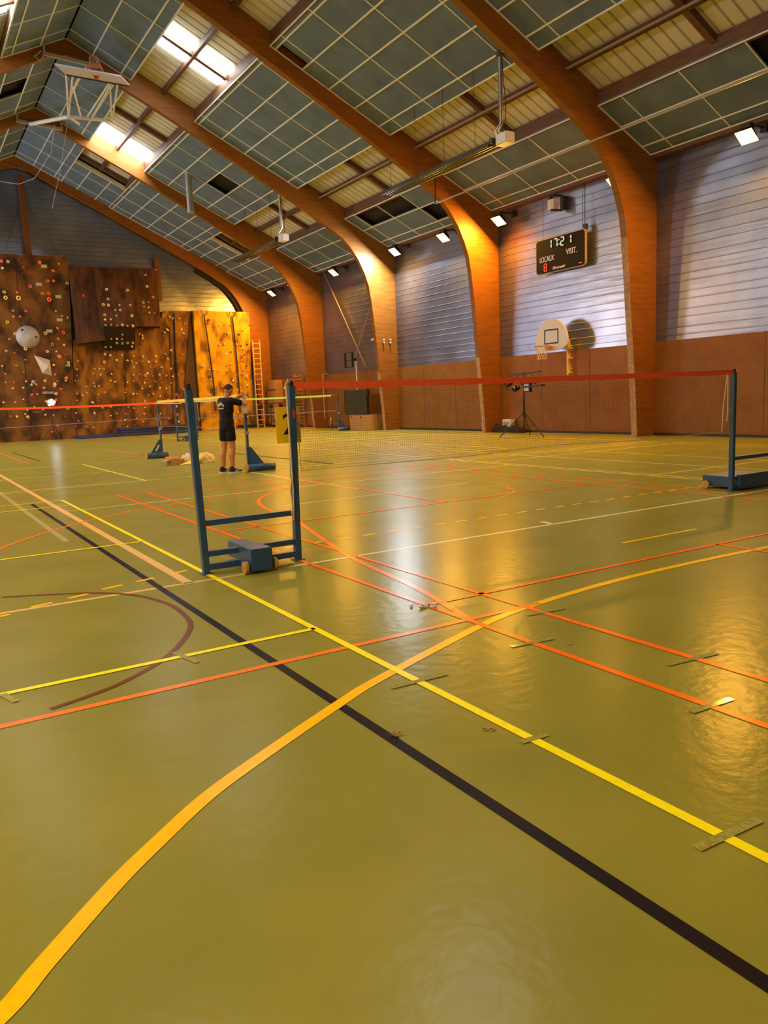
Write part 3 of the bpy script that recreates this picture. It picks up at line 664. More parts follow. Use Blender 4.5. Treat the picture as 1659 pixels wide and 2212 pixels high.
for (px, py, c, k_, s) in [(86, 567, 'orange', 1, 1.1), (115, 584, 'orange', 2, .9), (103, 607, 'orange', 0, .8), (116, 607, 'orange', 1, .9), (92, 634, 'orange', 0, .9), (105, 634, 'orange', 0, .8), (106, 647, 'orange', 0, 1.1), (147, 686, 'orange', 1, .8), (125, 709, 'orange', 2, .9),
                           (137, 719, 'pink', 0, .9), (126, 733, 'orange', 2, 1.0), (113, 744, 'pink', 0, .9), (139, 745, 'grey', 1, .9), (128, 770, 'orange', 4, 1.0), (143, 817, 'orange', 1, 1.1), (132, 841, 'red', 2, .9), (121, 864, 'red', 1, .9), (68, 831, 'green', 1, .9), (69, 853, 'red', 4, .7),
                           (78, 830, 'pink', 2, .8), (65, 618, 'pink', 0, .9), (38, 632, 'pink', 3, 1.0), (56, 672, 'pink', 0, .7), (3, 563, 'pink', 1, 1.1), (40, 644, 'yellow', 0, 1.2), (12, 643, 'yellow', 0, 1.0), (9, 631, 'yellow', 0, .8), (52, 578, 'brown', 1, 1.0), (41, 560, 'brown', 3, 1.1), (5, 579, 'cream', 1, .8),
                           (17, 565, 'cream', 0, .8), (127, 570, 'cream', 3, .6), (145, 612, 'tan', 0, .8), (98, 720, 'cream', 0, .9), (33, 721, 'cream', 0, .8), (16, 696, 'yellow', 0, .8), (43, 684, 'pink', 0, .6), (28, 671, 'grey', 0, .6), (29, 684, 'tan', 0, .6), (121, 672, 'cream', 3, .7), (134, 683, 'grey', 3, .7), (20, 733, 'cream', 3, .6), (55, 753, 'yellow', 0, .9), (23, 900, 'red', 0, .7), (119, 830, 'cream', 2, 1.1), (61, 901, 'yellow', 1, 1.0), (125, 920, 'pink', 2, .7), (113, 933, 'pink', 2, .6)]:
    P = AT((px, py)); add_hold(t, P.x, P.y, P.z, c, k_, s)
for j, py in enumerate(range(762, 905, 15)):
    for i, px in enumerate(range(10, 152, 22)):
        if rnd.random() < .32: continue
        qx, qy = px+rnd.uniform(-5, 5), py+rnd.uniform(-4, 4)
        if 68 < qx < 116 and 760 < qy < 818: continue
        P = AT((qx, qy)); add_hold(t, P.x, P.y, P.z, s=rnd.uniform(.5, .85))
P = at(62, 727, 1, YC-.35)
b = MB(); b.lathe(P+Vector((0, .30, 0)), (0, -1, 0), [(.60*sin(a*pi/24)*.75, .53*cos(a*pi/24)) for a in range(0, 12)], 36); b.build('sphere_volume', mat('grey_sphere_plastic', (.42, .42, .42), .5, 0, .4, (4, (.34, .34, .33), .4, .6)), t, True)
b = MB()
for q in ((48, 713), (78, 728)): S_ = at(*q, 1, YC-.62); b.lathe(S_+Vector((0, .0, 0)), (0, -1, 0), [(0, .05), (.03, .05)], 12)
b.build('bolt_cap', M['black'], t)
A1, A2, A3, A4 = [AT(q) for q in ((73, 767), (108, 778), (112, 812), (92, 806))]; ap = at(104, 792, 1, YC-.55)
b = MB(); b.add([A1, A2, A3, A4, ap], [(0, 1, 4), (1, 2, 4), (2, 3, 4), (3, 0, 4), (0, 3, 2, 1)]); b.build('pyramid_volume', mat('pale_pyramid', (.60, .55, .46), .5), t)
for q in ((95, 575), (84, 614), (126, 641), (129, 691), (107, 715)): P = AT(q, YC-.13); b = MB(); b.box((P.x-.13, P.y, P.z-.07), (P.x+.13, P.y+.02, P.z+.07)); b.build('pale_label', mat('pale_label', (.50, .52, .36), .6), t)
P = AT((148, 786)); b = MB(); b.box((P.x-.06, P.y-.01, P.z-.13), (P.x+.06, P.y+.02, P.z+.13)); b.build('pale_label', mat('pale_label', (.40, .42, .26), .6), t)
b = MB()
for q in ((97, 848), (110, 848)): P = AT(q); b.box((P.x-.12, P.y-.02, P.z-.06), (P.x+.12, P.y+.02, P.z+.05))
b.build('finger_board', mat('grey_board', (.30, .26, .22), .6), t)
P = AT((80, 890)); b = MB(); b.box((P.x-.19, P.y-.01, P.z-.06), (P.x+.19, P.y+.02, P.z+.06)); b.build('name_sign', mat('brown_sign', (.12, .08, .06), .6), t)

t = thing('climbing_overhang', 'dark old plywood climbing overhang with a black underside, right of the tall tower', 'climbing wall', (0, 0, 0))
def face(nm, m, *pts):
    b = MB(); v = [at(q[0], q[1], 1, q[2]) for q in pts]; c_ = [Vector((p.x, YC-.005, p.z)) for p in v]; n = len(v)
    b.add(v+c_, [tuple(range(n)), tuple(range(n, 2*n))[::-1]]+[(k, n+k, n+(k+1) % n, (k+1) % n) for k in range(n)]); return b.build(nm, m, t)
face('left_panel', plyd, (148, 573, 34.55), (203, 577, 34.55), (228, 735, 33.75), (172, 742, 33.75))
face('centre_panel', plyd, (203, 577, 34.5), (283, 579, 34.5), (293, 704, 33.35), (222, 706, 33.35))
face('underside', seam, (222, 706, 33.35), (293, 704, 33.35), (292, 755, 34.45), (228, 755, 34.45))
face('right_panel', plyd, (283, 579, 34.5), (338, 580, 34.5), (348, 705, 34.2), (291, 705, 34.05))
b = MB()
for q0, q1 in (((170, 576), (186, 740)), ((243, 579), (256, 705)), ((312, 581), (322, 703))): b.bar(at(*q0, 1, 34.5)+Vector((0, -.02, 0)), at(*q1, 1, 33.6)+Vector((0, -.02, 0)), .02, .02, (0, 1, 0))
b.build('panel_seam', seam, t)
for q, c in [((230, 625), 'cream'), ((275, 627), 'cream'), ((233, 646), 'tan'), ((223, 658), 'cream'), ((234, 659), 'cream'), ((258, 659), 'grey'), ((281, 659), 'cream'), ((249, 670), 'grey'), ((259, 670), 'grey'), ((226, 680), 'tan'), ((251, 682), 'grey'), ((285, 682), 'cream'), ((227, 690), 'cream'), ((239, 690), 'cream'),
             ((228, 702), 'green'), ((240, 702), 'green'), ((253, 703), 'pink'), ((264, 702), 'yellow'), ((275, 704), 'tan'), ((287, 704), 'cream')]:
    P = at(*q, 1, 34.45-1.1*(q[1]-578)/126); add_hold(t, P.x, P.y, P.z, c, rnd.choice([0, 1, 3]), .75)
for q, c in [((240, 732), 'yellow'), ((252, 732), 'cream'), ((263, 733), 'pink'), ((252, 741), 'grey'), ((264, 742), 'green'), ((275, 741), 'tan'), ((286, 741), 'tan'), ((228, 750), 'tan'), ((239, 750), 'green'), ((285, 749), 'cream'), ((264, 723), 'cream')]:
    P = at(*q, 1, 33.35+1.1*(q[1]-706)/50); add_hold(t, P.x, P.y-.03, P.z, c, rnd.choice([0, 1, 3]), .7)
for q, c in [((180, 639), 'red'), ((309, 654), 'grey'), ((320, 653), 'grey'), ((320, 664), 'cream'), ((310, 663), 'grey'), ((322, 676), 'grey'), ((333, 676), 'pink'), ((330, 642), 'pink'), ((317, 619), 'cream'), ((336, 583), 'orange'), ((314, 594), 'cream')]:
    P = at(*q, 1, 34.05 if q[0] < 200 else 34.1); add_hold(t, P.x, P.y-.03, P.z, c, rnd.choice([0, 1, 3]), .7)

t = thing('climbing_wall', 'brown low climbing wall under the dark overhang, densely dotted with small holds', 'climbing wall', (0, 0, 0))
b = MB(); v = [at(q[0], q[1], 1, YC) for q in ((157, 735), (292, 705), (346, 690), (352, 672), (412, 672))]
poly = [Vector((4.45, YC, 0))]+[v[0], Vector((v[1].x, YC, v[1].z)), v[2], v[3], v[4]]+[Vector((10.2, YC, 0))]
slab(b, poly, .5); b.build('plywood_face', mat('brown_climbing_plywood', (.30, .132, .010), .55, 0, .3, (1.5, (.07, .028, .006), .40, .60, (1.5, 1, .7)), (30, .2, .004)), t)
b = MB(); b.bar((9.84, YC-.01, 6.1), (9.55, YC-.01, 0), .06, .05, (0, 1, 0)); b.bar((9.55, YC-.01, 5.4), (9.35, YC-.01, 0), .05, .05, (0, 1, 0)); b.bar((7.2, YC-.01, 4.2), (6.9, YC-.01, 0), .03, .03, (0, 1, 0)); b.build('panel_seam', seam, t)
cnt = 0
for py in range(768, 925, 14):
    for px in range(166, 400, 12 if py < 860 else 18):
        if rnd.random() < .42 or cnt > 118: continue
        cnt += 1; P = at(px+rnd.uniform(-4, 4), py+rnd.uniform(-4, 4), 1, YC-.01); add_hold(t, P.x, P.y, P.z, s=rnd.uniform(.5, .85))
for px, py in [(304, 742), (307, 725), (307, 731), (336, 702), (346, 706), (352, 683), (366, 684), (373, 688), (386, 688), (355, 718), (362, 713), (398, 700), (300, 722), (322, 699), (392, 712), (396, 720), (360, 711), (370, 757), (362, 775)]:
    P = at(px, py, 1, YC-.01); add_hold(t, P.x, P.y, P.z, None, 2, .8)
t = thing('climbing_wall', 'bright amber lit climbing wall section beside the ladder, right of a tall dark wedge', 'climbing wall', (0, 0, 0))
b = MB(); slab(b, [(10.80, YC-.25, 0), (13.72, YC-.25, 0), (13.9, YC-.25, 6.22), (10.78, YC-.25, 6.24)], .75); b.build('plywood_face', plyy, t)
v = [at(412, 683, 1, YC-.1), at(427, 862, 1, YC-.12), at(396, 862, 1, YC-.02)]
b = MB(); b.add([v[0], v[1], v[2], (v[1].x+.05, YC+.3, 0), (10.1, YC+.3, 0), (10.75, YC-.12, 0), (10.05, YC-.02, 0), (10.75, YC+.3, 6.1)], [(0, 2, 1), (2, 6, 5, 1), (0, 7, 4, 6, 2), (0, 1, 5, 3, 7), (3, 5, 6, 4), (7, 3, 4)]); b.build('wedge', mat('dark_wedge_board', (.075, .035, .010), .7), t)
for px0, py0, px1, py1 in ((441, 682, 463, 840), (502, 685, 517, 842)):
    b = MB(); A = at(px0, py0, 1, YC-.32); B_ = at(px1, py1, 1, YC-.32); b.tube([A, (A+B_)/2+Vector((.02, 0, 0)), B_, B_*1+Vector((-.03, 0, -1.2))], .035, 6)
    for dx in (-.16, .16): b.tube([A, A+Vector((dx, -.02, .12)), A+Vector((dx*.9, -.02, .3))], .02, 5)
    tag(b.build('climbing_rope', M['black'], None, True), ('left' if px0 < 450 else 'right')+' of the two dark ropes hanging down the bright amber climbing wall', 'rope', 'ropes on the climbing wall')
b = MB(); A = at(377, 680, 1, YC-.07); b.tube([A, at(379, 754, 1, YC-.07), at(386, 850, 1, YC-.07)], .03, 6)
tag(b.build('climbing_rope', M['black'], None, True), 'dark rope on the brown climbing wall left of the dark wedge', 'rope', 'ropes on the climbing wall')
cnt = 0
for py in range(690, 905, 11):
    for px in range(428, 542, 12):
        if cnt > 98: break
        if rnd.random() < (.62 if py < 765 else .40): continue
        qx = px+rnd.uniform(-4, 4); qy = py+rnd.uniform(-3, 3)
        if qx < 414+.09*(qy-680)+10: continue
        cnt += 1; P = at(qx, qy, 1, YC-.26); add_hold(t, P.x, P.y, P.z, 'brown' if qy < 760 and rnd.random() < .5 else None, s=rnd.uniform(.5, .85))

# gable posts and cords
for q0, q1, nm in (((40, 350), (43, 545), 'timber_post'), ((335, 530), (341, 640), 'timber_post')):
    A = at(*q0, 1, 35.2); B_ = at(*q1, 1, 35.2); b = MB(); b.box((A.x-.13, 35.08 if A.x > 5 else 34.99, B_.z-.2), (A.x+.13, 35.33, A.z-.6))
    tag(b.build(nm, mat('brown_post', (.16, .06, .02), .5)), 'brown timber gable post '+('rising to the ridge above the climbing tower' if q0[0] < 100 else 'above the right end of the dark climbing overhang'), 'post')
b = MB(); b.tube([(RX, 34.9, 12.7), (3.6, 34.8, 10.2), (4.5, 34.7, 8.8)], .012, 5); b.tube([(RX, 34.9, 11.0), (2.2, 34.8, 8.8)], .010, 5)
tag(b.build('climbing_rope', M['black']), 'thin dark cords falling from the ridge onto the climbing tower', 'cord')
bc = mat('pale_cord', (.42, .42, .40), .7)
b = MB(); b.tube([at(*q, 1, 23.6) for q in ((118, 270), (110, 330), (75, 385), (40, 398), (0, 392))], .010, 6, caps=True)
tag(b.build('hanging_cable', bc, None, True), 'pale slack cable curving down under the folded ceiling hoop', 'cable')
b = MB(); b.tube([at(*q, 1, 23.6) for q in ((146, 262), (130, 370), (112, 452))], .007, 5); tag(b.build('hoist_cord', bc, None, True), 'thin pale hoist cord falling from the folded ceiling hoop', 'cord')

# ------------------------------------------------------------------ folded basketball goal under the ridge
t = thing('ceiling_basketball_goal', 'white ceiling basketball goal folded up under the ridge', 'basketball goal', (0, 0, 0))
BL, BR = at(142, 161, 1, 21.2), at(281, 186, 1, 21.2); TL, TR = at(118, 140, 1, 20.5), at(262, 166, 1, 20.5)
b = MB(); th = Vector((0, .03, .06)); b.prism([BL, BR, TR, TL], th); b.build('backboard', mat('white_board', (.62, .62, .72), .4), t)
b = MB(); b.bar(BL, BR, .05, .05); b.build('board_edge', M['black'], t)
rc = at(205, 134, 1, 20.3); ra = at(208, 170, 1, 20.9)
b = MB(); rr_ = (rc-ra).normalized(); sd = (BR-BL).normalized(); c0 = ra+rr_*.36
b.tube([c0+rr_*.225*cos(2*pi*k/20)+sd*.225*sin(2*pi*k/20) for k in range(21)], .02, 6); b.bar(ra, ra+rr_*.08, .12, .08); b.build('rim', mat('red_rim', (.55, .10, .05), .5), t, True)
b = MB(); nn = rr_.cross(sd).normalized(); nn = nn if nn.z > 0 else -nn
for k in range(12):
    for s in (1, -1):
        b.tube([c0+(rr_*cos(2*pi*k/12+s*j*.25)+sd*sin(2*pi*k/12+s*j*.25))*(.22, .2, .17, .15, .15)[j]+nn*(.06*j)+rr_*(.05*j) for j in range(5)], .008, 4)
b.build('goal_net', mat('pink_net', (.50, .26, .22), .8), t)
J1, J2 = at(148, 252, 1, 23.6), at(242, 262, 1, 23.6)
b = MB()
for a, c_ in (((143, 161), J1), ((157, 164), J1), ((237, 178), J2), ((254, 182), J2), ((236, 180), at(187, 255, 1, 23.6)), ((240, 182), at(197, 257, 1, 23.6)), ((172, 166), at(152, 200, 1, 22.2)), ((158, 190), at(174, 250, 1, 23.4))): b.tube([at(*a, 1, 21.2), c_], .03, 8)
b.build('strut_frame', M['whitem'], t)
b = MB(); b.tube([at(66, 268, 1, 28.3), J1], .07, 10); b.bar(J1, J2, .11, .08); b.tube([J1, at(172, 268, 1, 23.8)], .04, 8); b.build('mast_beam', M['whitem'], t)
for y, q, nm in ((28.5, 'far', 0), (21.9, 'near', 1)):
    b = MB(); z = zc(RX)-.62
    b.bar((RX-.75, y-.06, z-.0), (RX+.95, y-.06, z-.10), .10, .10); b.bar((RX-.7, y-.06, z), (RX-.7, y-.06, z+.45), .07); b.bar((RX+.9, y-.06, z-.1), (RX+.9, y-.06, z+.4), .07)
    if nm: b.tube([(RX-.8, y-.1, z+.05), (RX-1.0, y-.1, z-.15), (RX-.85, y-.1, z-.25), (RX-.7, y-.1, z-.05)], .025, 6)
    tag(b.build('ridge_bracket', mat('pale_bracket', (.42, .38, .28), .6)), 'pale steel bracket on the %s timber frame ridge beside the folded hoop' % q, 'bracket', 'ridge brackets')

# ------------------------------------------------------------------ tube heaters, flues, conduit
def heater(x, z, y0, y1, ztop, label):
    t = thing('tube_heater', label, 'heater', (x, y0, z), 0, 'radiant tube heaters under the right roof slope'); L_ = y1-y0
    b = MB(); pr_ = [(-.20, -.05), (-.11, .10), (.11, .10), (.20, -.05), (.185, -.05), (.10, .085), (-.10, .085), (-.185, -.05)]
    b.prism([(a, .35, c) for a, c in pr_], (0, L_-.35, 0)); b.build('reflector', mat('dull_reflector', (.13, .125, .09), .45, .5), t)
    for dx in (-.06, .06):
        b = MB(); b.tube([(dx, .3, -.0), (dx, L_-.05, -.0)], .035, 10); b.build('radiant_tube', mat('dark_tube', (.10, .09, .06), .4, .6), t, True)
    b = MB(); b.box((-.14, -.30, -.10), (.14, .12, .16)); b.build('burner_box', M['whitem'], t, bevel=.02)
    b = MB(); b.lathe((-.02, .14, .03), (0, 1, 0), [(0, .09), (.12, .10), (.22, .07)], 16); b.lathe((-.1, .2, .05), (-1, 0, 0), [(0, .07), (.12, .07)], 14); b.build('fan_motor', M['black'], t, True)
    b = MB(); b.tube([(-.05, .12, .1), (-.10, .12, .28), (0, .05, .42), (0, .05, ztop-z)], .055, 12); b.build('flue_pipe', M['steel'], t, True)
    b = MB(); b.lathe((0, .05, ztop-z-.1), (0, 0, 1), [(0, .06), (.02, .10), (.10, .10)], 14); b.build('ceiling_collar', mat('dark_collar', (.08, .07, .06), .6), t)
    for f in (.2, .45, .7, .95):
        b = MB(); b.tube([(0, L_*f, .1), (0, L_*f, zc(x)-z+.3)], .006, 5); b.build('suspension_wire', M['black'], t)
    b = MB(); b.tube([(.08, 0, .16), (.12, .0, .9), (.05, 0, 1.5), (.1, .1, zc(x)-z+.2)], .01, 5); b.build('gas_hose', M['black'], t, True)
    return t
heater(10.6, 7.50, 9.55, 14.97, 9.56, 'long radiant tube heater with a shiny flue pipe, nearest of the two under the roof')
heater(10.73, 7.66, 22.9, 28.16, 9.50, 'far radiant tube heater with white burner box, left of the white floodlight')
b = MB(); b.lathe((8.25, 26.25, 9.16), (0, 0, 1), [(0, .14), (.06, .15), (.10, .13), (1.7, .13)], 20); tag(b.build('ventilation_duct', mat('grey_duct', (.33, .36, .38), .45, .4), None, True), 'grey round duct hanging from the ceiling panels at left centre', 'duct')
P = at(970, 438, 0, 12.5); Q = at(1290, 300, 0, 12.5)
b = MB(); z = Q.z; b.tube([(12.5, 15.1, z), (12.5, 2.3, z)], .022, 8); b.tube([(12.58, 15.1, z+.02), (12.58, 2.3, z+.02)], .014, 6)
tag(b.build('conduit', mat('grey_conduit', (.38, .37, .36), .5), None, True), 'thin grey conduit running under the near timber frames along the roof', 'conduit')
b = MB(); P = at(965, 438, 0, 12.5); b.tube([(12.5, 15.1, z), (12.55, 15.1, z+1.0)], .02, 6)
tag(b.build('conduit_hanger', M['black']), 'dark hanger rod holding the far end of the grey conduit', 'rod')
for y0, y1 in ((8.95, 15.2), (15.6, 21.8), (2.4, 8.6)):
    b = MB(); b.bar((11.85, y0, zc(11.9, .12)), (11.85, y1, zc(11.9, .12)), .06, .04); tag(b.build('cable_tray', mat('grey_tray', (.32, .27, .20), .6)), {8.95: 'narrow cable tray along the middle purlin above the near heater', 15.6: 'narrow cable tray along the middle purlin left of the near heater', 2.4: 'narrow cable tray along the middle purlin at the top right corner'}[y0], 'cable tray', 'cable trays in the roof strip')

# ------------------------------------------------------------------ things along the right wall
t = thing('ladder', 'tall pale wooden ladder standing between climbing wall and corner column', 'ladder', (0, 0, 0))
A, B_, C_, D_ = at(545, 736, 1, 34.25), at(560, 736, 1, 34.25), at(557, 918, 1, 34.0), at(571, 916, 1, 34.0)
lm = mat('pale_ladder_wood', (.62, .42, .18), .55)
for p, q in ((A, Vector((C_.x-.0, C_.y, .02))), (B_, Vector((D_.x, D_.y, .02)))): b = MB(); b.bar(p, q, .05, .07, (0, 1, 0)); b.build('rail', lm, t)
for k in range(17): f = (k+.5)/17; p = A.lerp(Vector((C_.x, C_.y, .02)), f); q = B_.lerp(Vector((D_.x, D_.y, .02)), f); b = MB(); b.bar(p, q, .045, .04); b.build('rung', lm, t)
t = thing('wall_bars', 'brown wooden wall bars on the right wall behind the number plate', 'wall bars', (0, 0, 0))
wb = mat('brown_bar_wood', (.36, .16, .05), .5); x = 15.10
for y in (30.75, 31.75): b = MB(); b.box((x-.08, y-.03, 0), (x+.04, y+.03, 2.78)); b.build('side_rail', wb, t)
for k in range(15): b = MB(); b.tube([(x-.06, 30.75, .18+k*.175), (x-.06, 31.75, .18+k*.175)], .022, 8); b.build('rung', wb, t)
t = thing('cupboard', 'pale plywood cupboard door panel with two dark bolts in the far corner', 'cupboard', (14.78, 33.55, 0))
b = MB(); b.box((0, 0, .1), (.40, 1.3, 2.55)); b.build('door', M['wood'], t)
for z in (2.0, .75): b = MB(); b.box((-.03, .05, z), (0, 1.15, z+.045)); b.build('bolt_bar', M['black'], t)
t = thing('wall_telephone', 'small white boxes with hanging handset on the right wall, left of the near yellow plate', 'wall box', (15.12, 33.2, 1.75))
P = at(604, 850, 0, 15.12); t.location = (15.12, P.y, P.z-.15)
b = MB(); b.box((-.05, -.2, -.15), (.05, .2, .15)); b.build('box', M['whitem'], t)
for dy in (-.09, .07): b = MB(); b.tube([(-.03, dy, .25), (-.03, dy, .50)], .055, 8); b.build('handset', M['whitem'], t, True)
P = at(697, 808, 0, 14.3); Q = at(705, 905, 0, 14.3)
b = MB(); b.tube([P+Vector((.25, 0, .0)), P, Vector((P.x, P.y, Q.z))], .022, 8); tag(b.build('wall_pipe', mat('pink_pipe', (.60, .34, .24), .5), None, True), 'thin pinkish pipe running down beside the column right of the wall bars', 'pipe')
t = thing('fire_extinguisher', 'dark extinguisher shaped object at the foot of the pinkish wall pipe', 'extinguisher', (14.3, Q.y-.5, 0))
b = MB(); b.lathe((0, 0, .05), (0, .25, 1), [(0, .07), (.03, .085), (.34, .085), (.42, .03)], 14); b.build('cylinder', mat('dark_red_cylinder', (.16, .06, .04), .4), t, True)
b = MB(); b.tube([(0, .1, .46), (-.05, -.05, .55), (-.08, -.12, .35), (-.05, -.05, .25)], .015, 6); b.build('hose', M['whitem'], t, True)
# chalk board on a wooden box
P0_ = at(740, 930, 2, 0)
t = thing('wooden_box', 'pale plywood box on the floor under the dark green board', 'box', (13.85, 22.45, 0))
b = MB(); b.box((0, 0, 0), (.9, 1.36, .66)); b.build('body', M['wood'], t, bevel=.01)
b = MB(); b.box((-.012, .35, .52), (0, .39, .62)); b.build('latch', M['black'], t); b = MB(); b.box((-.012, 1.15, .52), (0, 1.19, .62)); b.build('latch', M['black'], t)
t = thing('chalk_board', 'scratched dark green board standing on the wooden box by the right wall', 'board', (14.15, 0, .67))
ya = at(745, 870, 0, 14.15).y; yb_ = at(792, 870, 0, 14.15).y; t.location.y = yb_; W_ = ya-yb_
b = MB(); b.box((0, 0, 0), (.10, W_, 1.06)); b.build('panel', mat('scratched_green_board', (.045, .050, .026), .5, 0, .3, (14, (.10, .11, .08), .62, .72, (1, 1, .5))), t)
b = MB(); b.box((-.01, -.03, -.0), (.11, 0, 1.08)); b.box((-.01, W_, 0), (.11, W_+.03, 1.08)); b.box((-.01, -.12, .80), (.10, -.03, 1.06)); b.build('edge_frame', M['black'], t)
t = thing('goal_post', 'white metal pole with an empty black rectangular bracket in front of the siding', 'goal post', (14.6, 24.3, 0))
P = at(772, 835, 0, 14.6); t.location = (14.6, P.y, 0); Q = at(771, 775, 0, 14.6)
b = MB(); b.tube([(0, 0, 0), (0, 0, Q.z)], .04, 10); b.box((-.2, -.3, 0), (.2, .3, .05)); b.build('pole', M['whitem'], t, True)
f0 = at(745, 763, 0, 14.4); f1 = at(762, 793, 0, 14.4); b = MB(); ya, yb_ = f0.y-P.y, f1.y-P.y
for y in (ya, yb_): b.bar((-.2, y, f0.z), (-.2, y, f1.z), .07, .06, (1, 0, 0))
for z in (f0.z, (f0.z+f1.z)/2-.02, f1.z): b.bar((-.2, ya, z), (-.2, yb_, z), .03, .03)
b.bar((-.2, yb_, (f0.z+f1.z)/2), (0, 0, (f0.z+f1.z)/2), .10, .10); b.build('bracket_frame', M['black'], t)
for q0, q1, lab in (((700, 590), (790, 792), 'long pale diagonal brace cable on the siding left of the white lit column'), ((806, 640), (768, 770), 'faint short diagonal brace cable behind the white metal pole')):
    b = MB(); b.tube([at(*q0, 0, 15.05), at(*q1, 0, 15.05)], .022, 6); tag(b.build('brace_cable', mat('rusty_cable', (.42, .30, .20), .5, .3), None, True), lab, 'cable')
for q in ((808, 733), ): P = at(*q, 0, 15.14); b = MB(); b.box((P.x-.04, P.y-.28, P.z-.05), (P.x+.1, P.y+.20, P.z+.05)); tag(b.build('emergency_light', M['whitem'], None, bevel=.02), 'small white emergency light beside the white lit column', 'lamp')
for q, s_ in (((828, 738), 'left'), ((842, 738), 'right')):
    P = at(q[0], q[1], 1, 21.88); b = MB(); b.bar((P.x, P.y-.04, P.z-.11), (P.x, P.y-.04, P.z+.11), .02, .02, (1, 0, 0)); b.box((P.x-.04, P.y-.09, P.z+.06), (P.x+.03, P.y-.02, P.z+.10)); b.box((P.x-.04, P.y-.09, P.z-.06), (P.x+.03, P.y-.02, P.z-.02))
    b.build('rope_hook', M['whitem'], FRAMES[21.9])
t = thing('supply_crate', 'small white box against the wall base left of the light stand', 'box', (14.9, 14.2, 0))
P = at(1092, 915, 0, 14.9); t.location = (14.9, P.y-.25, P.z-.13)
b = MB(); b.box((0, 0, 0), (.2, .42, .27)); b.build('body', M['whitem'], t, bevel=.01); b = MB(); b.box((-.012, .05, .05), (-.002, .37, .2)); b.build('front', mat('dirty_grey', (.35, .3, .24), .6), t)
b = MB()
for k in range(14):
    a = k/13; b.lathe((14.93, P.y+.5-a*1.3, .0), (0, 0, 1), [(0, .16), (.12+.05*sin(k*2.1), .13), (.2+.08*cos(k*1.3), .05)], 8)
tag(b.build('dark_cloth', mat('black_cloth', (.02, .016, .012), .9), None, True), 'dark crumpled cloth under the small white box at the wall base', 'cloth')

# ------------------------------------------------------------------ light stands
def light_stand(loc, h, rz, label, legs=.78, lit=False):
    t = thing('light_stand', label, 'light stand', loc, rz)
    b = MB(); b.tube([(0, 0, .12), (0, 0, h)], .022, 8); b.tube([(0, 0, .65), (0, 0, h*.6)], .03, 8); b.build('pole', M['black'], t, True)
    for a in (35, 155, 275):
        a = radians(a); b = MB(); b.tube([(.03*cos(a), .03*sin(a), .72), (legs*cos(a), legs*sin(a), .015)], .016, 6); b.tube([(0, 0, .33), (legs*.52*cos(a), legs*.52*sin(a), .36)], .010, 6); b.build('leg', M['black'], t, True)
    b = MB(); b.lathe((0, 0, .66), (0, 0, 1), [(0, .05), (.08, .05)], 10); b.lathe((.0, .04, .78), (0, 1, 0), [(0, .02), (.05, .03)], 8); b.build('collar', M['black'], t)
    return t
t = light_stand((13.3, 11.95, 0), 1.95, .9, 'black tripod light stand with a cross bar of small lamps by the right wall')
t.rotation_euler = (0, 0, 0)
b = MB(); b.bar((0, -.72, 1.93), (0, .68, 1.87), .05, .045); b.build('cross_bar', M['black'], t)
for y, z, s in ((.62, 1.68, .10), (.28, 1.52, .085), (-.12, 1.70, .08), (-.40, 1.74, .075), (-.62, 1.74, .085)):
    b = MB(); b.tube([(0, y, 1.88), (0, y, z+s)], .012, 5); b.lathe((.06, y, z), (-1, .1, -.45), [(0, s*.75), (.05, s), (.22, s)], 14); b.build('spot_can', M['black'], t, True)
b = MB(); b.bar((-.1, -.95, 1.53), (-.1, -.20, 1.50), .16, .05); b.bar((-.1, .3, 1.44), (-.1, .75, 1.44), .14, .04); b.build('led_bar', M['black'], t)
b = MB(); b.box((-.15, -.42, 1.34), (-.05, -.16, 1.62)); b.build('panel_lamp', M['black'], t); b = MB(); b.box((-.158, -.39, 1.38), (-.151, -.19, 1.58)); b.build('lamp_lens', mat('silver_lens', (.55, .55, .50), .3), t)
b = MB(); b.tube([(-.05, -.1, 1.4), (-.05, -.18, 1.1), (-.05, -.12, .7), (-.05, -.35, .3), (-.1, -.7, .02)], .008, 5); b.build('cable', mat('brown_cable', (.16, .06, .03), .6), t, True)
t = light_stand((3.28, 33.5, 0), 1.62, .2, 'black tripod stand with a dazzling white lamp cluster in front of the climbing tower', .62)
b = MB(); b.box((-.16, -.10, 1.30), (.18, .08, 1.62)); b.build('lamp_body', M['black'], t)
led = em('white_led', (.75, .86, 1), 9)
for dx, dz in ((-.10, .10), (.04, .16), (-.08, -.06), (.07, -.02), (.15, .07), (-.02, .05)):
    b = MB(); b.lathe((dx, -.06, 1.72+dz), (0, -1, 0), [(0, .045), (.02, .05)], 12); b.build('led_lens', led, t)
b = MB(); b.lathe((.0, .04, 1.76), (0, -1, 0), [(0, .15), (.08, .20), (.10, .2)], 20); b.build('lamp_reflector', M['steel'], t)
light('stand_lamp', 'AREA', (3.28, 33.35, 1.78), (.78, .87, 1), 5, (-.12, -1, -.12), .3)
t = light_stand((14.0, 32.6, 0), 1.25, 0, 'far black light stand with dark spots beside the cupboard panel', .6)
b = MB(); b.bar((-.62, .2, 1.30), (.62, -.2, 1.30), .04); b.build('cross_bar', M['black'], t)
for x in (-.5, 0, .5):
    b = MB(); b.lathe((x, -x*.3, 1.22), (-.3, -1, -.4), [(0, .07), (.05, .11), (.24, .11)], 12); b.build('spot_can', M['black'], t, True)
b = MB(); b.bar((12.75, 34.3, .12), (14.6, 34.05, .12), .16, .16); tag(b.build('floor_beam', M['black']), 'long black beam lying on the floor before the climbing wall and ladder', 'beam')
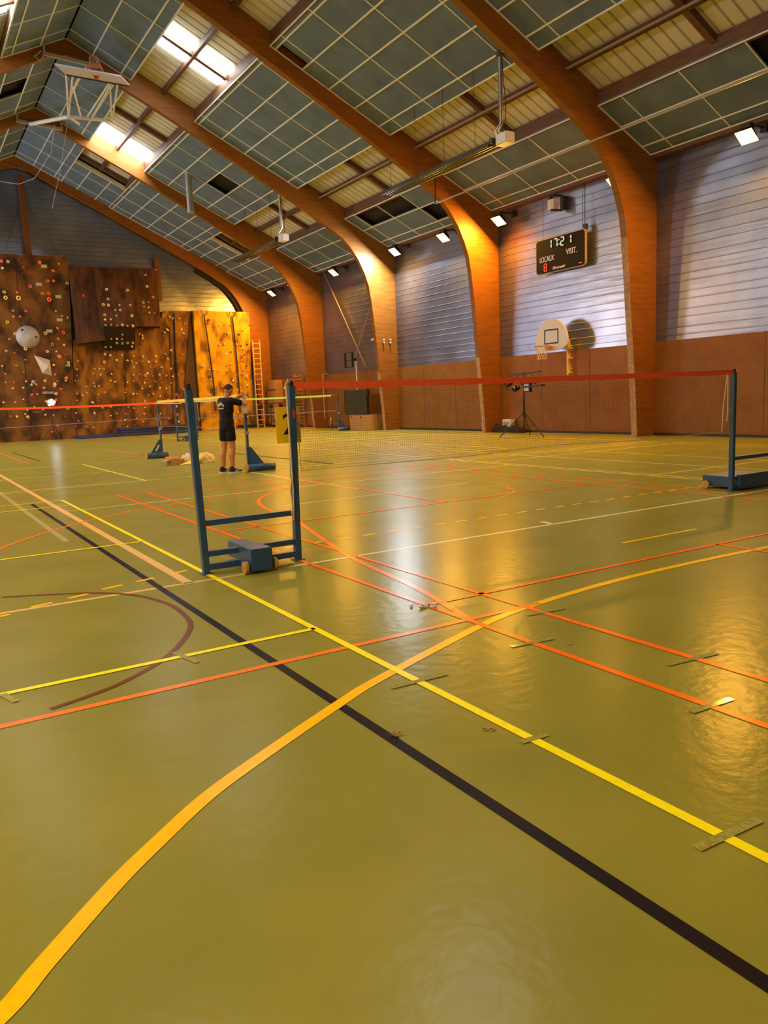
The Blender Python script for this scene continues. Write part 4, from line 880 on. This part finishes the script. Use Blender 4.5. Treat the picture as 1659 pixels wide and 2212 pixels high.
b = MB(); b.bar((10.9, 34.2, .12), (12.6, 34.3, .12), .10, .10); tag(b.build('floor_bar', mat('pale_bar', (.55, .42, .25), .5)), 'thin pale bar on the floor left of the black beam', 'bar')

# ------------------------------------------------------------------ crash mats, box and bag
mb_ = mat('blue_mat_vinyl', (.035, .055, .17), .4, 0, .5, (4, (.025, .04, .13), .4, .6))
for (x0, y0, x1, y1, z, h, lab) in ((4.35, 33.2, 6.3, 34.5, 0, .14, 'thin blue crash mat lying left of the mat stack'), (6.33, 33.3, 9.9, 34.5, 0, .15, 'bottom blue crash mat of the stack before the climbing wall'),
                                    (6.35, 33.35, 9.7, 34.5, .16, .13, 'middle blue crash mat of the stack before the climbing wall'), (6.3, 33.3, 9.6, 34.45, .30, .12, 'topmost blue crash mat of the stack before the climbing wall')):
    b = MB(); b.box((x0, y0, z), (x1, y1, z+h)); tag(b.build('crash_mat', mb_, None, bevel=.03), lab, 'mat', 'blue crash mats')
t = thing('cardboard_box', 'small open cardboard box on the green floor beside the yellow cloth', 'box', (2.60, 12.15, 0), .15)
b = MB(); cbm = mat('cardboard', (.45, .25, .06), .7)
for a, c_ in (((-.17, -.12, 0), (.17, -.115, .13)), ((-.17, .115, 0), (.17, .12, .13)), ((-.17, -.12, 0), (-.165, .12, .13)), ((.165, -.12, 0), (.17, .12, .13)), ((-.17, -.12, 0), (.17, .12, .006))): b.box(a, c_)
b.build('carton', cbm, t)
b = MB(); b.quad((-.17, -.12, .13), (-.17, .12, .13), (-.34, .12, .10), (-.34, -.12, .10)); b.quad((-.17, .12, .13), (.17, .12, .13), (.15, .22, .19), (-.15, .22, .19)); fo = b.build('flap', cbm, t)
md = fo.modifiers.new('s', 'SOLIDIFY'); md.thickness = .004
def blob(name, loc, sc_, m, seed, label, cat, amp=.35):
    bm = bmesh.new(); bmesh.ops.create_icosphere(bm, subdivisions=4, radius=1); r_ = random.Random(seed); ph = [r_.uniform(0, 6) for _ in range(6)]
    for v in bm.verts:
        c_ = v.co.copy(); f = 1+amp*(.5*abs(sin(c_.x*4+ph[0]+2*c_.y))+.4*abs(sin(c_.y*7+ph[1]+c_.z*3))+.3*sin(c_.x*11+ph[2]+c_.z*6)-.4)
        v.co = Vector((c_.x*sc_[0]*f, c_.y*sc_[1]*f, max(0, c_.z*f*sc_[2]+.0)))
    me = bpy.data.meshes.new(name); bm.to_mesh(me); bm.free(); me.materials.append(m); me.polygons.foreach_set('use_smooth', [True]*len(me.polygons))
    o = bpy.data.objects.new(name, me); C.objects.link(o); o.location = loc; return tag(o, label, cat)
blob('crumpled_bag', (2.98, 12.38, .0), (.21, .14, .20), mat('pale_cloth', (.75, .62, .36), .7), 3, 'pale crumpled bag between cardboard box and blue post', 'bag')
blob('yellow_cloth', (3.34, 12.15, .0), (.22, .16, .22), mat('yellow_cloth', (.80, .60, .18), .7), 9, 'yellowish crumpled cloth pile partly behind the near blue post', 'cloth')
b = MB(); b.prism([(2.62, 11.85, .01), (2.95, 11.80, .03), (3.25, 11.95, .20), (3.12, 12.0, .19), (2.9, 11.93, .08)], (0, .02, .012)); tag(b.build('yellow_sheet', mat('bright_yellow_sheet', (.88, .66, .02), .5)), 'bright yellow folded sheet lying against cardboard box and cloth', 'sheet')
# hair pin debris on the court tape
b = MB(); A = at(178/2+829, 1000+622/2, 2, 0)
for k in range(7): a = k*.9; b.lathe(A+Vector((.05*cos(a*3)+.02*k-.06, .04*sin(a*2), .004)), (cos(a), sin(a), .2), [(0, .006), (.03, .010), (.05, .004)], 6)
tag(b.build('torn_tape', mat('silvery_tape', (.5, .47, .40), .3)), 'torn silvery tape scraps on the orange line in the white reflection', 'tape')

# ------------------------------------------------------------------ the person fitting the yellow net
PX, PY, PR = 2.68, 8.80, .20
person = thing('person', 'person in black T-shirt and shorts seen from behind, fitting the yellow net to a post', 'person', (PX, PY, 0), PR)
def capsule(bm, p, q, r0, r1, sx=1.0):
    p = Vector(p); q = Vector(q); n = 8
    for i in range(n+1):
        f = i/n; r = r0+(r1-r0)*f; c_ = p.lerp(q, f)
        g = bmesh.ops.create_icosphere(bm, subdivisions=2, radius=r); 
        for v in g['verts']: v.co = Vector((v.co.x*sx, v.co.y, v.co.z))+c_
def ell(bm, c_, r, rot=None):
    g = bmesh.ops.create_icosphere(bm, subdivisions=3, radius=1); m_ = rot or Matrix.Identity(3)
    for v in g['verts']: v.co = m_ @ Vector((v.co.x*r[0], v.co.y*r[1], v.co.z*r[2]))+Vector(c_)
def fuse(name, bm, vox, m, it=4, parent=None):
    me = bpy.data.meshes.new(name); bm.to_mesh(me); bm.free(); ob = bpy.data.objects.new(name, me); C.objects.link(ob)
    r = ob.modifiers.new('r', 'REMESH'); r.mode = 'VOXEL'; r.voxel_size = vox; r.use_smooth_shade = True
    s = ob.modifiers.new('s', 'SMOOTH'); s.iterations = it; s.factor = .5
    bpy.context.view_layer.update(); me2 = bpy.data.meshes.new_from_object(ob.evaluated_get(bpy.context.evaluated_depsgraph_get()))
    ob.modifiers.clear(); ob.data = me2; me2.name = name; me2.materials.clear(); me2.materials.append(m)
    me2.polygons.foreach_set('use_smooth', [True]*len(me2.polygons)); ob.parent = parent or person; return ob
skin = mat('skin', (.50, .23, .09), .5, 0, .4)
HR = (.02, -.085, .91); HL = (.0, .085, .91); KR = (.05, -.095, .49); KL = (-.03, .09, .49); AR = (.02, -.10, .085); AL = (-.075, .10, .085)
SR = (.03, -.185, 1.435); SL = (.03, .185, 1.435); ER = (.27, -.30, 1.355); EL = (.24, .20, 1.34); WR = (.335, -.215, 1.535); WL = (.29, -.02, 1.50)
bm = bmesh.new()
for h_, k_, a in ((HR, KR, AR), (HL, KL, AL)):
    capsule(bm, h_, k_, .100, .064); mid = Vector(k_).lerp(Vector(a), .32)+Vector((-.022, 0, 0))
    capsule(bm, k_, mid, .060, .068); capsule(bm, mid, a, .068, .040); capsule(bm, a, Vector(a)+Vector((.12, 0, -.045)), .038, .03)
ell(bm, (.01, 0, .96), (.11, .16, .12)); ell(bm, (.02, 0, 1.12), (.095, .14, .16)); ell(bm, (.02, 0, 1.33), (.105, .17, .16)); capsule(bm, (.02, -.13, 1.42), (.02, .13, 1.42), .06, .06)
capsule(bm, (.02, 0, 1.43), (.065, 0, 1.57), .062, .056)
for s_, e, w_ in ((SR, ER, WR), (SL, EL, WL)): capsule(bm, s_, e, .054, .042); capsule(bm, e, w_, .043, .027)
HRt = Matrix.Rotation(radians(24), 3, 'Y'); hc = Vector((.105, 0, 1.655))
ell(bm, hc, (.092, .074, .105), HRt); ell(bm, hc+HRt @ Vector((.030, 0, -.052)), (.060, .056, .062), HRt)
ell(bm, hc+HRt @ Vector((.095, 0, -.018)), (.020, .013, .022), HRt)                # nose
ell(bm, hc+HRt @ Vector((.084, 0, -.062)), (.014, .026, .008), HRt); ell(bm, hc+HRt @ Vector((.080, 0, -.092)), (.020, .024, .016), HRt); ell(bm, hc+HRt @ Vector((.078, 0, .018)), (.016, .05, .010), HRt)
for sy in (1, -1): ell(bm, hc+HRt @ Vector((-.008, sy*.077, -.012)), (.018, .009, .030), HRt)
for w_, dirx, sd_ in ((Vector(WR), Vector((.25, .55, .55)), 1), (Vector(WL), Vector((.45, -.75, .35)), -1)):     # palms and fingers closing on the tape
    d_ = dirx.normalized(); a_ = d_.cross(Vector((0, 0, 1))).normalized(); n_ = a_.cross(d_)
    ell(bm, w_+d_*.045, (.03, .03, .038)); capsule(bm, w_, w_+d_*.07, .026, .028)
    for k in range(4):
        o_ = w_+d_*.075+a_*(k-1.5)*.019; l_ = (.034, .040, .037, .028)[k]; p1 = o_+d_*l_; p2 = p1+(d_*.3-n_*.9).normalized()*l_*.8; p3 = p2+(-d_*.7-n_*.4).normalized()*l_*.6
        capsule(bm, o_, p1, .0095, .009); capsule(bm, p1, p2, .009, .008); capsule(bm, p2, p3, .008, .007)
    t0 = w_+d_*.03+a_*.028*sd_; t1 = t0+(a_*sd_*.5+d_*.8-n_*.4).normalized()*.045; capsule(bm, t0, t1, .012, .010); capsule(bm, t1, t1+(d_*.5-n_).normalized()*.03, .010, .008)
body = fuse('body', bm, .0075, skin, 2)
# eyes
for sy in (1, -1):
    b = MB(); c_ = hc+HRt @ Vector((.080, sy*.030, .0)); b.lathe(c_, HRt @ Vector((1, 0, 0)), [(0, .010), (.008, .006)], 10); b.build('eye', mat('dark_eye', (.03, .02, .02), .3), body)
# hair: close-cropped cap
bm = bmesh.new(); bmesh.ops.create_icosphere(bm, subdivisions=4, radius=1)
bmesh.ops.delete(bm, geom=[v for v in bm.verts if v.co.z < (.10+.42*max(0, v.co.x) if v.co.x > -.1 else -.28)], context='VERTS')
for v in bm.verts: v.co = HRt @ Vector((v.co.x*.0965, v.co.y*.0785, v.co.z*.110))+hc
me = bpy.data.meshes.new('hair'); bm.to_mesh(me); bm.free(); me.materials.append(mat('cropped_dark_hair', (.055, .028, .014), .8, 0, .2, None, (300, .5, .002))); me.polygons.foreach_set('use_smooth', [True]*len(me.polygons))
ho = bpy.data.objects.new('hair', me); C.objects.link(ho); ho.parent = person; md = ho.modifiers.new('s', 'SOLIDIFY'); md.thickness = .004; md.offset = 1
blackc = mat('black_sports_fabric', (.010, .010, .012), .75, 0, .2, None, (9, .8, .05, (1, 1, .6)))
bm = bmesh.new()
for z0, z1, c0_, c1_, rx, ry in ((.88, 1.05, .005, .012, .135, .175), (1.05, 1.22, .012, .02, .125, .165), (1.22, 1.40, .02, .025, .130, .19)):
    for i in range(7): f = i/6; ell(bm, (c0_+(c1_-c0_)*f, 0, z0+(z1-z0)*f), (rx, ry, .06))
ell(bm, (.02, 0, 1.42), (.10, .17, .075)); capsule(bm, (.025, -.16, 1.435), (.025, .16, 1.435), .068, .068); ell(bm, (.03, 0, 1.47), (.075, .085, .035))
for s_, e in ((SR, ER), (SL, EL)): capsule(bm, s_, Vector(s_).lerp(Vector(e), .62), .072, .066)
fuse('tshirt', bm, .011, blackc, 5)
bm = bmesh.new(); ell(bm, (.01, 0, .92), (.125, .17, .11))
for h_, k_ in ((HR, KR), (HL, KL)):
    h_ = Vector(h_); k_ = Vector(k_); capsule(bm, h_, h_.lerp(k_, .50), .106, .100)
sh = fuse('shorts', bm, .011, blackc, 4)
# cut hems flat
def cut(ob, co, no):
    bm = bmesh.new(); bm.from_mesh(ob.data); bmesh.ops.bisect_plane(bm, geom=list(bm.verts)+list(bm.edges)+list(bm.faces), plane_co=co, plane_no=no, clear_outer=True)
    bmesh.ops.holes_fill(bm, edges=[e for e in bm.edges if e.is_boundary], sides=0); bm.to_mesh(ob.data); bm.free()
cut(sh, (0, 0, .64), (0, 0, -1))
# back print
pw = mat('white_print', (.75, .72, .66), .6)
FB = Matrix(((0, 0, -1), (-1, 0, 0), (0, 1, 0)))   # text facing -X (the back)
def backz(y, z): return (-.116+y*y*2.2, y-.02, z)
for i, ch in enumerate('BREVAL'):
    u = (i-2.5)/2.5; text(ch, .070 if ch != 'V' else .095, 'back_print', pw, person, backz(-u*.088, 1.33+.022*(1-u*u)-.01), Matrix.Rotation(-u*-.35, 3, 'X') @ FB, .004)
text('BADMINTON', .034, 'back_print', pw, person, backz(0, 1.275), FB, .004)
# shoes
for a, nm in ((AR, 'r'), (AL, 'l')):
    bm = bmesh.new(); x_, y_ = a[0], a[1]
    capsule(bm, (x_-.04, y_, .065), (x_+.05, y_, .055), .046, .046); capsule(bm, (x_+.05, y_, .055), (x_+.17, y_-.005, .035), .046, .036); capsule(bm, (x_-.045, y_, .09), (x_+.0, y_, .095), .042, .046)
    so = fuse('shoe', bm, .008, M['black'], 3); cut(so, (0, 0, .018), (0, 0, -1))
    b = MB(); out = [(x_-.095, y_-.02), (x_-.06, y_-.045), (x_+.06, y_-.047), (x_+.16, y_-.045), (x_+.212, y_-.015), (x_+.212, y_+.015), (x_+.16, y_+.045), (x_+.06, y_+.045), (x_-.06, y_+.045), (x_-.095, y_+.02)]
    b.prism([(p[0], p[1], 0) for p in out], (0, 0, .028)); b.build('sole', mat('white_sole', (.70, .66, .58), .5), so)
    b = MB(); 
    for s in (1, -1): b.bar((x_+.02, y_+s*.0465, .035), (x_+.10, y_+s*.044, .075), .008, .004, (0, 1, 0)); b.bar((x_+.05, y_+s*.0465, .035), (x_+.13, y_+s*.040, .062), .008, .004, (0, 1, 0))
    b.build('side_stripe', pw, so)
    b = MB(); b.tube([(x_-.02+.038*cos(k*pi/6), y_+.036*sin(k*pi/6), .128) for k in range(13)], .010, 6); b.build('sock', M['black'], so, True)
